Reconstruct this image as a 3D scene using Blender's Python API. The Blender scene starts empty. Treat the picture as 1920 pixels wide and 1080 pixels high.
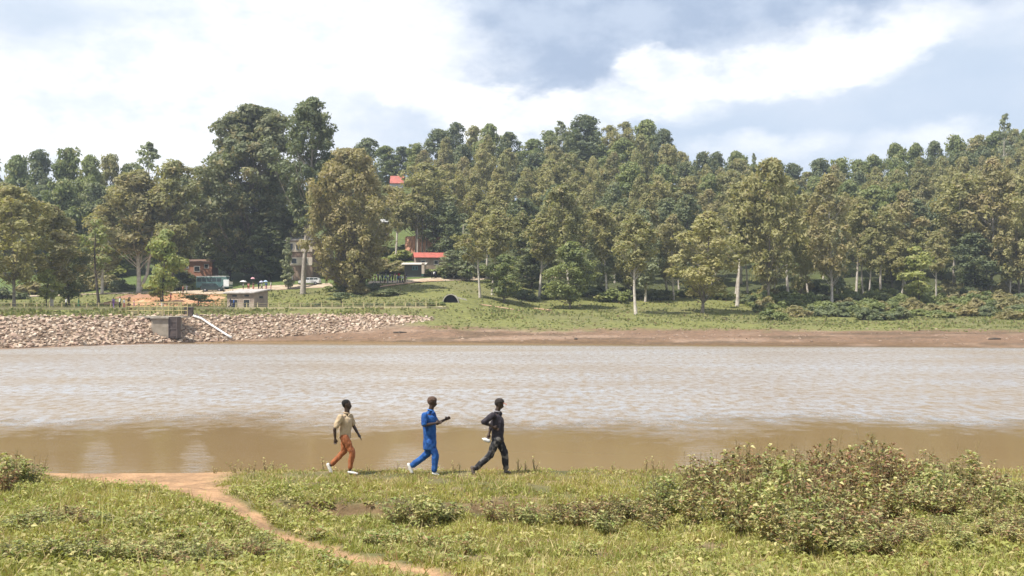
import bpy, bmesh, math, random
import numpy as np
from mathutils import Vector, Matrix, noise as mnoise
R = math.radians
SC = bpy.context.scene
COL = SC.collection
random.seed(7); RNG = np.random.default_rng(7)
F, YH, H = 1900.0, 590.0, 3.9      # focal length in photo pixels, horizon row, eye height above the water

# ------------------------------------------------------------------ camera, light, exposure
cam = bpy.data.objects.new('camera', bpy.data.cameras.new('camera'))
COL.objects.link(cam); SC.camera = cam
cam.location = (0, 0, H); cam.rotation_euler = (R(90), 0, 0)
cam.data.sensor_width = 36; cam.data.lens = 36 * F / 1920
cam.data.shift_y = (YH - 540) / 1920
cam.data.clip_start = 0.1; cam.data.clip_end = 3000
SUN_DIR = Vector((-0.62, -0.40, 1.22)).normalized()      # towards the sun: high, from behind the left shoulder
sl = bpy.data.lights.new('sun', 'SUN'); sl.energy = 5.0; sl.angle = R(0.53); sl.color = (1.0, 0.955, 0.88)
sun = bpy.data.objects.new('sun', sl); COL.objects.link(sun)
sun.rotation_euler = SUN_DIR.to_track_quat('Z', 'Y').to_euler()
SC.view_settings.view_transform = 'Standard'; SC.view_settings.look = 'None'
SC.view_settings.exposure = 0.42; SC.view_settings.gamma = 1.0; SC.view_settings.use_curve_mapping = False
SC.render.engine = 'CYCLES'
SC.cycles.max_bounces = 6; SC.cycles.diffuse_bounces = 3; SC.cycles.glossy_bounces = 3
SC.cycles.transmission_bounces = 3; SC.cycles.volume_bounces = 0; SC.cycles.transparent_max_bounces = 8
SC.cycles.use_denoising = True; SC.cycles.use_adaptive_sampling = True; SC.cycles.adaptive_threshold = 0.02
SC.cycles.caustics_reflective = False; SC.cycles.caustics_refractive = False

class NT:
    """small helper to write node trees"""
    def __init__(s, nt): s.nt = nt; s.n = nt.nodes; s.l = nt.links
    def node(s, t, **k):
        n = s.n.new(t)
        for a, v in k.items(): setattr(n, a, v)
        return n
    def put(s, sock, v):
        if hasattr(v, 'is_output') or isinstance(v, bpy.types.NodeSocket): s.l.new(v, sock)
        elif v is not None:
            if isinstance(v, (tuple, list)) and len(v) == 3 and sock.type == 'RGBA': v = (*v, 1)
            sock.default_value = v
    def math(s, op, a, b=None, c=None, clamp=False):
        n = s.node('ShaderNodeMath', operation=op, use_clamp=clamp)
        s.put(n.inputs[0], a)
        if b is not None: s.put(n.inputs[1], b)
        if c is not None: s.put(n.inputs[2], c)
        return n.outputs[0]
    def vmath(s, op, a, b=None, out=0):
        n = s.node('ShaderNodeVectorMath', operation=op)
        s.put(n.inputs[0], a)
        if b is not None: s.put(n.inputs[1], b)
        return n.outputs[out]
    def mix(s, f, a, b, blend='MIX'):
        n = s.node('ShaderNodeMix', data_type='RGBA', blend_type=blend)
        s.put(n.inputs[0], f); s.put(n.inputs[6], a); s.put(n.inputs[7], b)
        return n.outputs[2]
    def noise(s, vec, scale, detail=4, rough=0.55, out='Fac', dist=0.0):
        n = s.node('ShaderNodeTexNoise')
        s.put(n.inputs['Vector'], vec); n.inputs['Scale'].default_value = scale
        n.inputs['Detail'].default_value = detail; n.inputs['Roughness'].default_value = rough
        n.inputs['Distortion'].default_value = dist
        return n.outputs[out]
    def ramp(s, v, a, b, lo=0.0, hi=1.0, smooth=True):
        n = s.node('ShaderNodeMapRange', interpolation_type='SMOOTHSTEP' if smooth else 'LINEAR')
        s.put(n.inputs[0], v); n.inputs[1].default_value = a; n.inputs[2].default_value = b
        n.inputs[3].default_value = lo; n.inputs[4].default_value = hi
        return n.outputs[0]

# ------------------------------------------------------------------ sky: daylight sky behind broken cloud
world = bpy.data.worlds.new('World'); SC.world = world; world.use_nodes = True
W = NT(world.node_tree); W.n.clear()
skyt = W.node('ShaderNodeTexSky'); skyt.sky_type = 'NISHITA'; skyt.sun_disc = False
skyt.sun_elevation = math.asin(SUN_DIR.z); skyt.sun_rotation = math.atan2(SUN_DIR.x, SUN_DIR.y)
skyt.air_density = 1.0; skyt.dust_density = 2.0; skyt.altitude = 1700
tc = W.node('ShaderNodeTexCoord').outputs['Generated']
stre = W.node('ShaderNodeMapping'); W.l.new(tc, stre.inputs[0]); stre.inputs['Scale'].default_value = (1, 1, 1.9)
big = W.noise(stre.outputs[0], 5.0, 9, 0.58)
fine = W.noise(stre.outputs[0], 15.0, 8, 0.62)
soft = W.noise(stre.outputs[0], 2.3, 4, 0.5)
wob = W.vmath('SUBTRACT', W.noise(stre.outputs[0], 8.0, 8, 0.6, out='Color'), (0.5, 0.5, 0.5))
warp = W.vmath('ADD', tc, W.vmath('MULTIPLY', wob, (0.20, 0.20, 0.10)))
def blob(px, py, sx, sy, a=0.55, b=1.25, src=None, rot=0):
    d = Vector(((px - 960) / F, 1, (YH - py) / F)).normalized()
    v = W.vmath('SUBTRACT', src or warp, tuple(d))
    if rot:
        m = W.node('ShaderNodeVectorRotate', rotation_type='Y_AXIS'); W.l.new(v, m.inputs[0]); m.inputs['Angle'].default_value = R(rot); v = m.outputs[0]
    v = W.vmath('MULTIPLY', v, (F / sx, 1.0 / (0.5 * sx / F + .35), F / sy))
    return W.ramp(W.vmath('LENGTH', v, out=1), a, b, 1, 0)
def mx(*f):
    r = f[0]
    for q in f[1:]: r = W.math('MAXIMUM', r, q)
    return r
# cloud veil: pale lilac-white with softer and denser parts
veil = W.mix(W.ramp(big, 0.36, 0.66), (5.3, 6.2, 7.4), (7.7, 8.05, 8.7))
c = W.mix(W.ramp(soft, 0.30, 0.62, 0.55, 1.0), skyt.outputs[0], veil)
pale = blob(1620, 235, 460, 100, 0.4, 1.3)
c = W.mix(W.math('MULTIPLY', pale, 0.75), c, (4.9, 5.85, 7.2))
pale2 = blob(180, 60, 260, 50, 0.2, 1.4, rot=-12)
c = W.mix(W.math('MULTIPLY', pale2, 0.7), c, (5.0, 5.9, 7.0))
dark = mx(blob(1240, 0, 380, 100, 0.5, 1.2), blob(1000, 130, 190, 85, 0.45, 1.25), blob(1580, -30, 330, 66, 0.5, 1.15), blob(1120, 60, 240, 125, 0.55, 1.25), blob(930, 60, 90, 60, .4, 1.3))
c = W.mix(W.math('MULTIPLY', dark, 1.0), c, W.mix(W.ramp(fine, 0.35, 0.65), (3.5, 4.35, 5.8), (4.7, 5.5, 6.8)))
wht = mx(blob(1270, 145, 120, 62, 0.5, 1.05), blob(600, 70, 270, 150, 0.4, 1.3), blob(330, 150, 260, 90, 0.3, 1.3), blob(1500, 118, 300, 46, 0.4, 1.15, rot=9),
         blob(1120, 205, 260, 45, 0.4, 1.15), blob(150, 230, 400, 110, 0.3, 1.4), blob(880, 200, 210, 60, 0.4, 1.2, rot=-20),
         W.math('MULTIPLY', mx(blob(1760, 270, 120, 34, 0.2, 1.5), blob(1450, 290, 140, 30, 0.2, 1.5)), .6))
c = W.mix(W.math('MULTIPLY', wht, 0.85), c, W.mix(W.ramp(fine, 0.3, 0.62), (7.3, 7.8, 8.5), (10.2, 10.1, 10.1)))
bg = W.node('ShaderNodeBackground'); W.l.new(c, bg.inputs[0]); bg.inputs[1].default_value = 0.098
wo = W.node('ShaderNodeOutputWorld'); W.l.new(bg.outputs[0], wo.inputs[0])

# ------------------------------------------------------------------ object helpers
def tag(o, label=None, cat=None, group=None, kind=None):
    if label: o['label'] = label
    if cat: o['category'] = cat
    if group: o['group'] = group
    if kind: o['kind'] = kind
    return o
def obj(name, me, m=None, parent=None):
    o = bpy.data.objects.new(name, me); COL.objects.link(o)
    if m and not len(me.materials): me.materials.append(m)
    if parent: o.parent = parent
    return o
def empty(name, loc=(0, 0, 0), rz=0):
    o = bpy.data.objects.new(name, None); COL.objects.link(o); o.location = loc; o.rotation_euler = (0, 0, rz)
    o.empty_display_size = 0.2
    return o
def copy_tree(o, parent=None):
    c = o.copy(); COL.objects.link(c)
    if parent: c.parent = parent; c.matrix_parent_inverse = o.matrix_parent_inverse
    for ch in list(o.children): copy_tree(ch, c)
    return c
def np_mesh(name, V, Fq, smooth=False, cols=None):
    """V (n,3), Fq (m,3 or 4) arrays"""
    V = np.asarray(V, dtype=np.float32); Fq = np.asarray(Fq, dtype=np.int32)
    me = bpy.data.meshes.new(name); n, k = Fq.shape
    me.vertices.add(len(V)); me.vertices.foreach_set('co', V.ravel())
    me.loops.add(n * k); me.loops.foreach_set('vertex_index', Fq.ravel())
    me.polygons.add(n); me.polygons.foreach_set('loop_start', np.arange(0, n * k, k, dtype=np.int32))
    me.update(calc_edges=True)
    if smooth: me.polygons.foreach_set('use_smooth', np.ones(n, dtype=bool))
    if cols is not None:
        a = me.color_attributes.new('Col', 'FLOAT_COLOR', 'POINT')
        cc = np.ones((len(V), 4), dtype=np.float32); cc[:, :3] = cols; a.data.foreach_set('color', cc.ravel())
    return me
class MB:
    """collects boxes, bars, tubes and lathes in one mesh"""
    def __init__(s): s.v = []; s.f = []
    def add(s, vs, fs):
        b = len(s.v); s.v += [tuple(v) for v in vs]; s.f += [[b + i for i in f] for f in fs]; return s
    def box(s, c, d, rz=0, taper=1.0):
        x, y, z = [q / 2 for q in d]; cs, sn = math.cos(rz), math.sin(rz); vs = []
        for k, t in ((-1, 1.0), (1, taper)):
            for i, j in ((-1, -1), (1, -1), (1, 1), (-1, 1)):
                a, b = i * x * t, j * y * t
                vs.append((c[0] + a * cs - b * sn, c[1] + a * sn + b * cs, c[2] + k * z))
        return s.add(vs, [(3, 2, 1, 0), (4, 5, 6, 7), (0, 1, 5, 4), (1, 2, 6, 5), (2, 3, 7, 6), (3, 0, 4, 7)])
    def tube(s, pts, rs, n=6, cap=True):
        pts = [Vector(p) for p in pts]; vs = []; fs = []
        if not hasattr(rs, '__len__'): rs = [rs] * len(pts)
        for i, p in enumerate(pts):
            t = (pts[min(i + 1, len(pts) - 1)] - pts[max(i - 1, 0)])
            t = t.normalized() if t.length > 1e-9 else Vector((0, 0, 1))
            u = t.cross(Vector((0.31, 0.95, 0.05))).normalized(); w = t.cross(u)
            for k in range(n):
                a = 2 * math.pi * k / n; vs.append(p + (u * math.cos(a) + w * math.sin(a)) * rs[i])
        for i in range(len(pts) - 1):
            for k in range(n):
                a, b = i * n + k, i * n + (k + 1) % n; fs.append((a, b, b + n, a + n))
        if cap: fs.append(tuple(range(n))[::-1]); fs.append(tuple(range((len(pts) - 1) * n, len(pts) * n)))
        return s.add(vs, fs)
    def prism(s, prof, axis, a, b):
        """profile (u,v) extruded along an axis; 'x': (a,u,v)  'y': (u,a,v)"""
        n = len(prof); vs = []
        for t in (a, b):
            for u, v in prof: vs.append((t, u, v) if axis == 'x' else (u, t, v))
        fs = [tuple(range(n)), tuple(range(n, 2 * n))[::-1]] + [(i, (i + 1) % n, n + (i + 1) % n, n + i) for i in range(n)]
        return s.add(vs, fs)
    def mesh(s, name, smooth=False, bevel=0):
        me = bpy.data.meshes.new(name); me.from_pydata(s.v, [], s.f); me.update()
        bm = bmesh.new(); bm.from_mesh(me); bmesh.ops.recalc_face_normals(bm, faces=bm.faces)
        if bevel: bmesh.ops.bevel(bm, geom=list(bm.edges), offset=bevel, segments=2, affect='EDGES', clamp_overlap=True)
        bm.to_mesh(me); bm.free()
        if smooth: me.polygons.foreach_set('use_smooth', [True] * len(me.polygons))
        return me
    def build(s, name, m, parent=None, smooth=False, bevel=0): return obj(name, s.mesh(name, smooth, bevel), m, parent)

# ------------------------------------------------------------------ materials
MATS = {}
def mat(name, col, rough=0.8, col2=None, scale=6.0, bump=0.0, bscale=None, spec=0.3, metal=0.0, detail=5, coord='Object', lo=0.35, hi=0.65):
    if name in MATS: return MATS[name]
    m = bpy.data.materials.new(name); m.use_nodes = True; T = NT(m.node_tree); T.n.clear(); MATS[name] = m
    p = T.node('ShaderNodeBsdfPrincipled'); o = T.node('ShaderNodeOutputMaterial'); T.l.new(p.outputs[0], o.inputs[0])
    p.inputs['Roughness'].default_value = rough; p.inputs['Specular IOR Level'].default_value = spec; p.inputs['Metallic'].default_value = metal
    co = T.node('ShaderNodeTexCoord').outputs[coord]
    if col2 is None: col2 = tuple(q * 0.72 for q in col)
    f = T.ramp(T.noise(co, scale, detail), lo, hi)
    T.put(p.inputs['Base Color'], T.mix(f, col, col2))
    if bump:
        b = T.node('ShaderNodeBump'); b.inputs['Strength'].default_value = bump; b.inputs['Distance'].default_value = 0.05
        T.l.new(T.noise(co, bscale or scale * 3, 6, 0.6), b.inputs['Height']); T.l.new(b.outputs[0], p.inputs['Normal'])
    return m
def leaf_mat(name, a, b, c=None, transl=0.3, scale=0.35, rough=0.55, attr=False):
    """foliage: two or three leaf colours mixed per tree and per clump, some light through the leaf"""
    if name in MATS: return MATS[name]
    m = bpy.data.materials.new(name); m.use_nodes = True; T = NT(m.node_tree); T.n.clear(); MATS[name] = m
    co = T.node('ShaderNodeTexCoord').outputs['Object']; oi = T.node('ShaderNodeObjectInfo')
    n1 = T.noise(T.vmath('ADD', co, T.vmath('SCALE', oi.outputs['Location'], None)), scale, 3) if False else T.noise(co, scale, 4, 0.65)
    v = T.math('ADD', T.ramp(n1, 0.35, 0.65), T.math('MULTIPLY', T.math('SUBTRACT', oi.outputs['Random'], 0.5), 0.9), clamp=True)
    colr = T.mix(v, a, b)
    if c is not None: colr = T.mix(T.ramp(T.noise(co, scale * 4, 3), 0.52, 0.66, 0, 0.85), colr, c)
    if attr:
        at = T.node('ShaderNodeAttribute'); at.attribute_name = 'Col'
        colr = T.mix(1.0, colr, at.outputs['Color'], 'MULTIPLY')
    d = T.node('ShaderNodeBsdfPrincipled'); T.put(d.inputs['Base Color'], colr); d.inputs['Roughness'].default_value = rough; d.inputs['Specular IOR Level'].default_value = 0.25
    t = T.node('ShaderNodeBsdfTranslucent'); T.put(t.inputs[0], T.mix(1.0, colr, (1.25, 1.3, 0.75), 'MULTIPLY'))
    mx_ = T.node('ShaderNodeMixShader'); mx_.inputs[0].default_value = transl
    T.l.new(d.outputs[0], mx_.inputs[1]); T.l.new(t.outputs[0], mx_.inputs[2])
    o = T.node('ShaderNodeOutputMaterial'); T.l.new(mx_.outputs[0], o.inputs[0])
    return m

# ------------------------------------------------------------------ terrain
def sy(Y, y): return (Y, H + (YH - y) * Y / F)          # a profile point seen at photo row y from distance Y
FAR = {
 -900: [(60,-1.5),(104,0),(105,.1),sy(118,592),sy(123,581),sy(128,580),sy(180,571),sy(225,552),sy(270,505),sy(340,455),(480,26),(760,22)],
    0: [(60,-1.5),(114,0),(114.8,.1),sy(127,593),sy(132,581),sy(137,579.5),sy(187,571),sy(225,552),sy(270,505),sy(340,450),(480,30),(760,26)],
  240: [(60,-1.5),(131,0),(131.8,.1),sy(142,591.5),sy(147,580.5),sy(151,579),sy(188,571),sy(220,549),sy(268,500),sy(340,445),(480,30),(760,26)],
  435: [(60,-1.5),(146,0),(147,.15),sy(156,590),sy(160,580),sy(164,578),sy(190,569),sy(215,545),sy(265,500),sy(340,445),(480,32),(760,28)],
  600: [(60,-1.5),(148,0),(153,.95),sy(160,589),sy(163.5,579),sy(168,577.5),sy(192,567),sy(214,543),sy(262,490),sy(338,390),(480,34),(760,30)],
  700: [(60,-1.5),(146,0),(155,1.55),sy(163,590),sy(166,578),sy(170,577),sy(192,564),sy(216,536),sy(262,478),sy(335,348),(480,36),(760,32)],
  800: [(60,-1.5),(143,0),sy(156,612),sy(165,594),sy(168,578),sy(172,576),sy(190,560),sy(222,528),sy(262,468),sy(333,352),(480,38),(760,34)],
  870: [(60,-1.5),(141,0),sy(157,614),sy(168,598),sy(173,582),sy(177,572),sy(192,556),sy(224,526),sy(264,465),sy(330,385),(480,40),(760,34)],
 1000: [(60,-1.5),(136,0),sy(158,616),sy(170,599),sy(180,589),sy(194,578),sy(210,562),sy(232,530),sy(272,470),sy(330,372),(480,42),(760,34)],
 1200: [(60,-1.5),(132,0),sy(158,616),sy(170,602),sy(181,592),sy(194,582),sy(209,566),sy(232,538),sy(272,475),sy(332,368),(480,40),(760,34)],
 1320: [(60,-1.5),(130,0),sy(157,616),sy(170,604),sy(180,595),sy(192,584),sy(208,567),sy(230,545),sy(274,495),sy(335,425),(480,34),(760,32)],
 1450: [(60,-1.5),(127,0),sy(156,616.5),sy(168,606),sy(178,599),sy(190,590),sy(206,574),sy(230,550),sy(275,500),sy(335,442),(480,32),(760,32)],
 1600: [(60,-1.5),(123.5,0),sy(155,617),sy(167,608),sy(176,602),sy(188,594),sy(205,580),sy(230,553),sy(275,495),sy(335,432),(480,34),(760,32)],
 1920: [(60,-1.5),(119.5,0),sy(152,619),sy(163,612),sy(172,607),sy(184,600),sy(200,586),sy(228,552),sy(275,475),sy(335,392),(480,42),(760,36)],
 2900: [(60,-1.5),(112,0),sy(148,620),sy(160,613),sy(170,608),sy(182,600),sy(200,586),sy(228,550),sy(275,470),sy(335,390),(480,42),(760,36)],
}
FPX = np.array(sorted(FAR)); FT = np.array([FAR[k] for k in sorted(FAR)], dtype=float)   # (cols, k, 2)
def far_profile(px):
    px = min(max(px, FPX[0]), FPX[-1]); i = int(np.searchsorted(FPX, px)); i = max(1, min(i, len(FPX) - 1))
    t = (px - FPX[i - 1]) / (FPX[i] - FPX[i - 1])
    return FT[i - 1] * (1 - t) + FT[i] * t
def ss(a, b, x): t = min(max((x - a) / (b - a), 0), 1); return t * t * (3 - 2 * t)
def n2(x, y, s, k=0.0): return mnoise.noise(Vector((x * s + 13.7 * k, y * s - 7.1 * k, k)))
PY = [-40, 0, 6, 11.2, 14, 17.6, 18.25, 18.42, 20, 22.6, 24.1, 27, 36, 60]
PL = [2.7, 2.3, 1.85, 1.0, .62, .27, .24, .47, .46, .42, .06, -.55, -1.3, -1.5]
PS = [2.7, 2.3, 1.85, 1.0, .70, .47, .46, .46, .45, .42, .06, -.55, -1.3, -1.5]
def near_z(x, Y):
    lip = ss(-4.4, -3.6, x) * (1 - ss(1.8, 3.2, x)) * (0.5 + 0.5 * ss(-.35, .1, n2(x, 0, .9, 3)))
    Ys = Y + 0.30 * n2(x, 0, .8, 5) + 0.12 * n2(x, 0, 3.0, 6) if 15 < Y < 21 else Y
    z = np.interp(Ys, PY, PL) * lip + np.interp(Ys, PY, PS) * (1 - lip)
    z += 0.34 * ss(-3.0, -6.5, x) * ss(21.5, 17, Y) * ss(9, 14, Y)
    z += 0.22 * ss(3.0, 6.0, x) * ss(21, 17, Y) * ss(9, 14, Y)
    if Y < 24.5:
        a = ss(24.3, 22.0, Y) * (0.35 + 0.65 * ss(22.6, 20.5, Y))
        z += a * (0.05 * n2(x, Y, .45, 1) + 0.035 * n2(x, Y, 1.6, 2) + 0.018 * n2(x, Y, 5.0, 4))
        z -= 0.05 * path_w(x, Y)
    else: z += 0.05 * n2(x, Y, .5, 8) * ss(27, 24.6, Y)
    return float(z)
# footpath centre line (x at distance Y) and half width
def wx(px, Y): return (px - 960) / F * Y
PTH = [(9.5, wx(1010, 9.5), .27), (11.4, wx(800, 11.4), .30), (12.6, wx(700, 12.6), .31), (14.0, wx(610, 14.0), .30), (15.6, wx(520, 15.6), .30), (17.2, wx(430, 17.2), .36),
       (18.6, wx(365, 18.6), .48), (20.0, wx(325, 20.0), .95), (21.4, wx(275, 21.4), 1.5), (22.6, wx(240, 22.6), 2.1), (24.5, wx(230, 24.5), 1.9)]
PTY = [p[0] for p in PTH]; PTX = [p[1] for p in PTH]; PTW = [p[2] for p in PTH]
def path_w(x, Y):
    if Y < 9.5 or Y > 25.5: return 0.0
    c = np.interp(Y, PTY, PTX); w = np.interp(Y, PTY, PTW); d = abs(x - c) + 0.16 * n2(x, Y, 2.3, 9) + .10 * n2(x, Y, 6, 10) + .22 * n2(x, Y, .7, 19) * ss(18, 21, Y)
    return 1 - ss(w * 0.75, w * 1.25 + .06, d)
def WD(Y): return max(Y, 8.0)
def gz(x, Y):
    if Y <= 60: return near_z(x, Y)
    p = far_profile(960 + F * x / WD(Y)); z = np.interp(Y, p[:, 0], p[:, 1])
    return float(z + far_n(x, Y))
def far_n(x, Y): return (0.5 * n2(x, Y, .035, 2) + 0.22 * n2(x, Y, .12, 4)) * ss(172, 215, Y) if Y > 172 else 0.0
def hit(px, py, y0=62.0, y1=420.0):
    """where the view line through photo pixel (px,py) meets the far ground"""
    Y = y0
    while Y < y1:
        x = wx(px, Y)
        if YH - (gz(x, Y) - H) * F / Y <= py: break
        Y += 0.5
    return Vector((wx(px, Y), Y, gz(wx(px, Y), Y)))
def hitn(px, py, y0=9.0):
    Y = y0
    while Y < 24:
        x = wx(px, Y)
        if YH - (gz(x, Y) - H) * F / Y <= py: break
        Y += 0.05
    return Vector((wx(px, Y), Y, gz(wx(px, Y), Y)))
def at(px, Y, dz=0.0): return Vector((wx(px, Y), Y, gz(wx(px, Y), Y) + dz))
# ------------------------------------------------------------------ the ground sheet
C_MUD = np.array((.225, .145, .098)); C_MUDW = np.array((.165, .105, .060)); C_GR = np.array((.145, .14, .06)); C_GR2 = np.array((.21, .175, .085))
C_FOR = np.array((.085, .095, .042)); C_SOIL = np.array((.46, .245, .135)); C_DIRT = np.array((.43, .265, .155)); C_FARGR = np.array((.20, .205, .072))
def lerp(a, b, t): return a * (1 - t) + b * t
def near_col(x, Y):
    c = lerp(C_GR, C_GR2, ss(-.25, .35, n2(x, Y, .5, 11)))
    c = lerp(c, np.array((.24, .175, .10)), .75 * ss(.05, .4, n2(x, Y, 1.1, 12) + .15 * n2(x, Y, 4, 13)))
    c = lerp(c, C_DIRT, path_w(x, Y))
    if 16.5 < Y < 19.3:      # eroded lip: bare brown earth where the ground is steep
        s = abs(near_z(x, Y + .08) - near_z(x, Y - .08)) / .16
        c = lerp(c, np.array((.19, .12, .07)), .8 * ss(.35, .9, s))
    c = lerp(c, C_MUD * .9, ss(22.9, 23.7, Y))
    return c
def far_col(x, Y, px, k):
    a = n2(x, Y, .06, 21); b = n2(x, Y, .3, 22) ; st = n2(x, Y * 4, .05, 23)
    if k < 1: return C_MUDW
    mud = lerp(lerp(C_MUDW, C_MUD, ss(1.0, 1.35, k + .25 * st + .1 * b)), np.array((.33, .23, .17)), .8 * ss(0.08, .35, st + .4 * b)); mud = lerp(mud, np.array((.12, .085, .055)), .7 * ss(.1, .35, n2(x, Y * 3, .09, 27)))
    g = lerp(C_FARGR, np.array((.19, .185, .08)), ss(-.2, .4, a + .4 * b))
    if k < 3:
        if px < 800: e = 0.0 + 0.0 * px; c = lerp(mud, np.array((.26, .19, .14)), ss(1.95, 2.05, k)); c = lerp(c, g, ss(740, 800, px + 14 * b) * ss(2.0, 2.3, k)); return c
        return lerp(mud, g, ss(1.80, 2.15, k + .30 * st + .12 * b + .2 * n2(x, Y, .5, 28)))
    if k < 7.1:
        c = g
        c = lerp(c, C_FARGR * .75, ss(.1, .5, b))
        if px < 430: c = lerp(c, C_SOIL, ss(215, 260, px + 25 * a) * ss(430, 395, px) * ss(5.25, 5.6, k) * ss(7.0, 6.6, k + .3 * a))
        c = lerp(c, C_FOR, ss(6.2, 7.0, k + .25 * a) * ss(900, 1040, px))
        return c
    c = lerp(C_FOR, np.array((.12, .145, .05)), ss(.1, .35, a))
    c = lerp(c, np.array((.27, .16, .10)), .6 * ss(.2, .45, n2(x, Y, .09, 31)) * (1 - ss(850, 1000, px)))
    if px < 900: c = lerp(c, np.array((.14, .19, .06)), .8 * ss(8.6, 7.6, k))
    return c
pxs = list(range(-1500, -120, 60)) + list(range(-120, 2041, 7)) + list(range(2100, 3500, 60))
Yn = [-40, -20, -8, 0, 4, 7, 8.5] + list(np.arange(9.2, 17.0, .16)) + list(np.arange(17.0, 19.2, .055)) + list(np.arange(19.2, 25.0, .14)) + [25.5, 26.5, 28, 32, 40, 52, 60]
V = []; CC = []
for px in pxs:
    for Y in Yn:
        x = (px - 960) / F * WD(Y); V.append((x, Y, near_z(x, Y))); CC.append(near_col(x, Y) if Y > 5 else C_GR)
    pr = far_profile(px)
    for k in range(11):
        n = (8, 12, 6, 5, 5, 10, 10, 10, 12, 4, 3)[k]
        for j in range(1, n + 1):
            t = j / n; Y = pr[k, 0] * (1 - t) + pr[k + 1, 0] * t; z = pr[k, 1] * (1 - t) + pr[k + 1, 1] * t
            x = (px - 960) / F * Y; V.append((x, Y, z + far_n(x, Y))); CC.append(far_col(x, Y, px, k + t))
nr = len(V) // len(pxs); nc = len(pxs)
I = np.arange(nr * nc).reshape(nc, nr)
Fq = np.stack([I[:-1, :-1], I[1:, :-1], I[1:, 1:], I[:-1, 1:]], -1).reshape(-1, 4)
gm = np_mesh('ground', V, Fq, True, np.array(CC))
m = bpy.data.materials.new('ground'); m.use_nodes = True; T = NT(m.node_tree); T.n.clear(); MATS['ground'] = m
at_ = T.node('ShaderNodeAttribute'); at_.attribute_name = 'Col'; co = T.node('ShaderNodeTexCoord').outputs['Object']
c1 = T.mix(T.ramp(T.noise(co, 1.3, 8, .7), .3, .7, 0, 1), T.mix(1, at_.outputs['Color'], (.66, .68, .66), 'MULTIPLY'), T.mix(1, at_.outputs['Color'], (1.28, 1.25, 1.18), 'MULTIPLY'))
c1 = T.mix(T.ramp(T.noise(co, 14, 6, .7), .38, .66, 0, .6), c1, T.mix(1, c1, (.55, .52, .48), 'MULTIPLY'))
p = T.node('ShaderNodeBsdfPrincipled'); T.put(p.inputs['Base Color'], c1); p.inputs['Roughness'].default_value = .92; p.inputs['Specular IOR Level'].default_value = .15
b = T.node('ShaderNodeBump'); b.inputs['Strength'].default_value = .6; b.inputs['Distance'].default_value = .06
T.l.new(T.noise(co, 7, 8, .7), b.inputs['Height']); T.l.new(b.outputs[0], p.inputs['Normal'])
o = T.node('ShaderNodeOutputMaterial'); T.l.new(p.outputs[0], o.inputs[0])
ground = tag(obj('ground', gm, m), kind='structure')

# ------------------------------------------------------------------ water
xs = np.linspace(-260, 260, 60); ys = np.concatenate([np.linspace(22.5, 60, 40), np.linspace(62, 185, 40)])
XX, YY = np.meshgrid(xs, ys, indexing='ij'); V = np.stack([XX, YY, 0 * XX], -1).reshape(-1, 3)
I = np.arange(len(V)).reshape(len(xs), len(ys)); Fq = np.stack([I[:-1, :-1], I[1:, :-1], I[1:, 1:], I[:-1, 1:]], -1).reshape(-1, 4)
m = bpy.data.materials.new('lake_water'); m.use_nodes = True; T = NT(m.node_tree); T.n.clear()
co = T.node('ShaderNodeTexCoord').outputs['Object']
sep = T.node('ShaderNodeSeparateXYZ'); T.l.new(co, sep.inputs[0]); X, Yc = sep.outputs[0], sep.outputs[1]
mp = T.node('ShaderNodeMapping'); T.l.new(co, mp.inputs[0]); mp.inputs['Scale'].default_value = (.10, .035, 1)
edge = T.math('MULTIPLY', T.math('SUBTRACT', T.noise(mp.outputs[0], 1.0, 5, .6), .5), 22)
yw = T.math('ADD', Yc, edge)
yw = T.math('ADD', yw, T.math('MULTIPLY', T.math('SUBTRACT', T.noise(co, .9, 6, .75), .5), 14)); r1 = T.ramp(yw, 31.5, 40)                                   # open water: wind ripples start here
farb = T.ramp(T.math('ADD', Yc, T.math('MULTIPLY', X, .16)), 122, 137, 1, 0)   # sheltered strip under the far shore
r1 = T.math('MULTIPLY', r1, farb)
# pale sky reflection columns put into the ripple mask off the near bank
refl_streak = None                                                 # gloss and ripple patches shaped as reflection streaks, leaned toward the camera
cow = T.vmath('ADD', co, T.vmath('MULTIPLY', T.vmath('SUBTRACT', T.noise(co, .9, 4, .6, out='Color'), (.5, .5, .5)), (.7, 4.0, 0)))
cy3 = T.node('ShaderNodeCombineXYZ'); T.l.new(Yc, cy3.inputs[0]); yv = cy3.outputs[0]
for cx, cy, sx_, sy_ in ((wx(185, 28), 28, .50, 5), (wx(368, 27.5), 27.5, .45, 4.5), (wx(768, 26.5), 26.5, .9, 5), (wx(1320, 27.5), 27.5, .8, 5)):
    q = T.ramp(T.vmath('LENGTH', T.vmath('MULTIPLY', T.vmath('SUBTRACT', T.vmath('SUBTRACT', cow, T.vmath('MULTIPLY', yv, (cx / cy, 0, 0))), (0, cy, 0)), (1 / sx_, 1 / sy_, 1)), out=1), .2, 1.1, .30, 0)
    refl_streak = q if refl_streak is None else T.math('MAXIMUM', refl_streak, q)
wv = T.node('ShaderNodeTexWave'); wv.bands_direction = 'Y'; wv.inputs['Scale'].default_value = 1.1; wv.inputs['Distortion'].default_value = 5; wv.inputs['Detail'].default_value = 4; wv.inputs['Detail Scale'].default_value = 1.6; T.l.new(co, wv.inputs['Vector'])
refl_streak = T.math('MULTIPLY', refl_streak, T.ramp(wv.outputs['Fac'], .15, .8, .25, 1.25))
rip = T.math('MAXIMUM', r1, refl_streak)
mw = T.node('ShaderNodeMapping'); T.l.new(co, mw.inputs[0]); mw.inputs['Scale'].default_value = (1.5, 3.4, 1); mw.inputs['Rotation'].default_value = (0, 0, R(6))
w1 = T.noise(mw.outputs[0], 1.1, 5, .62, dist=.3)
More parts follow.
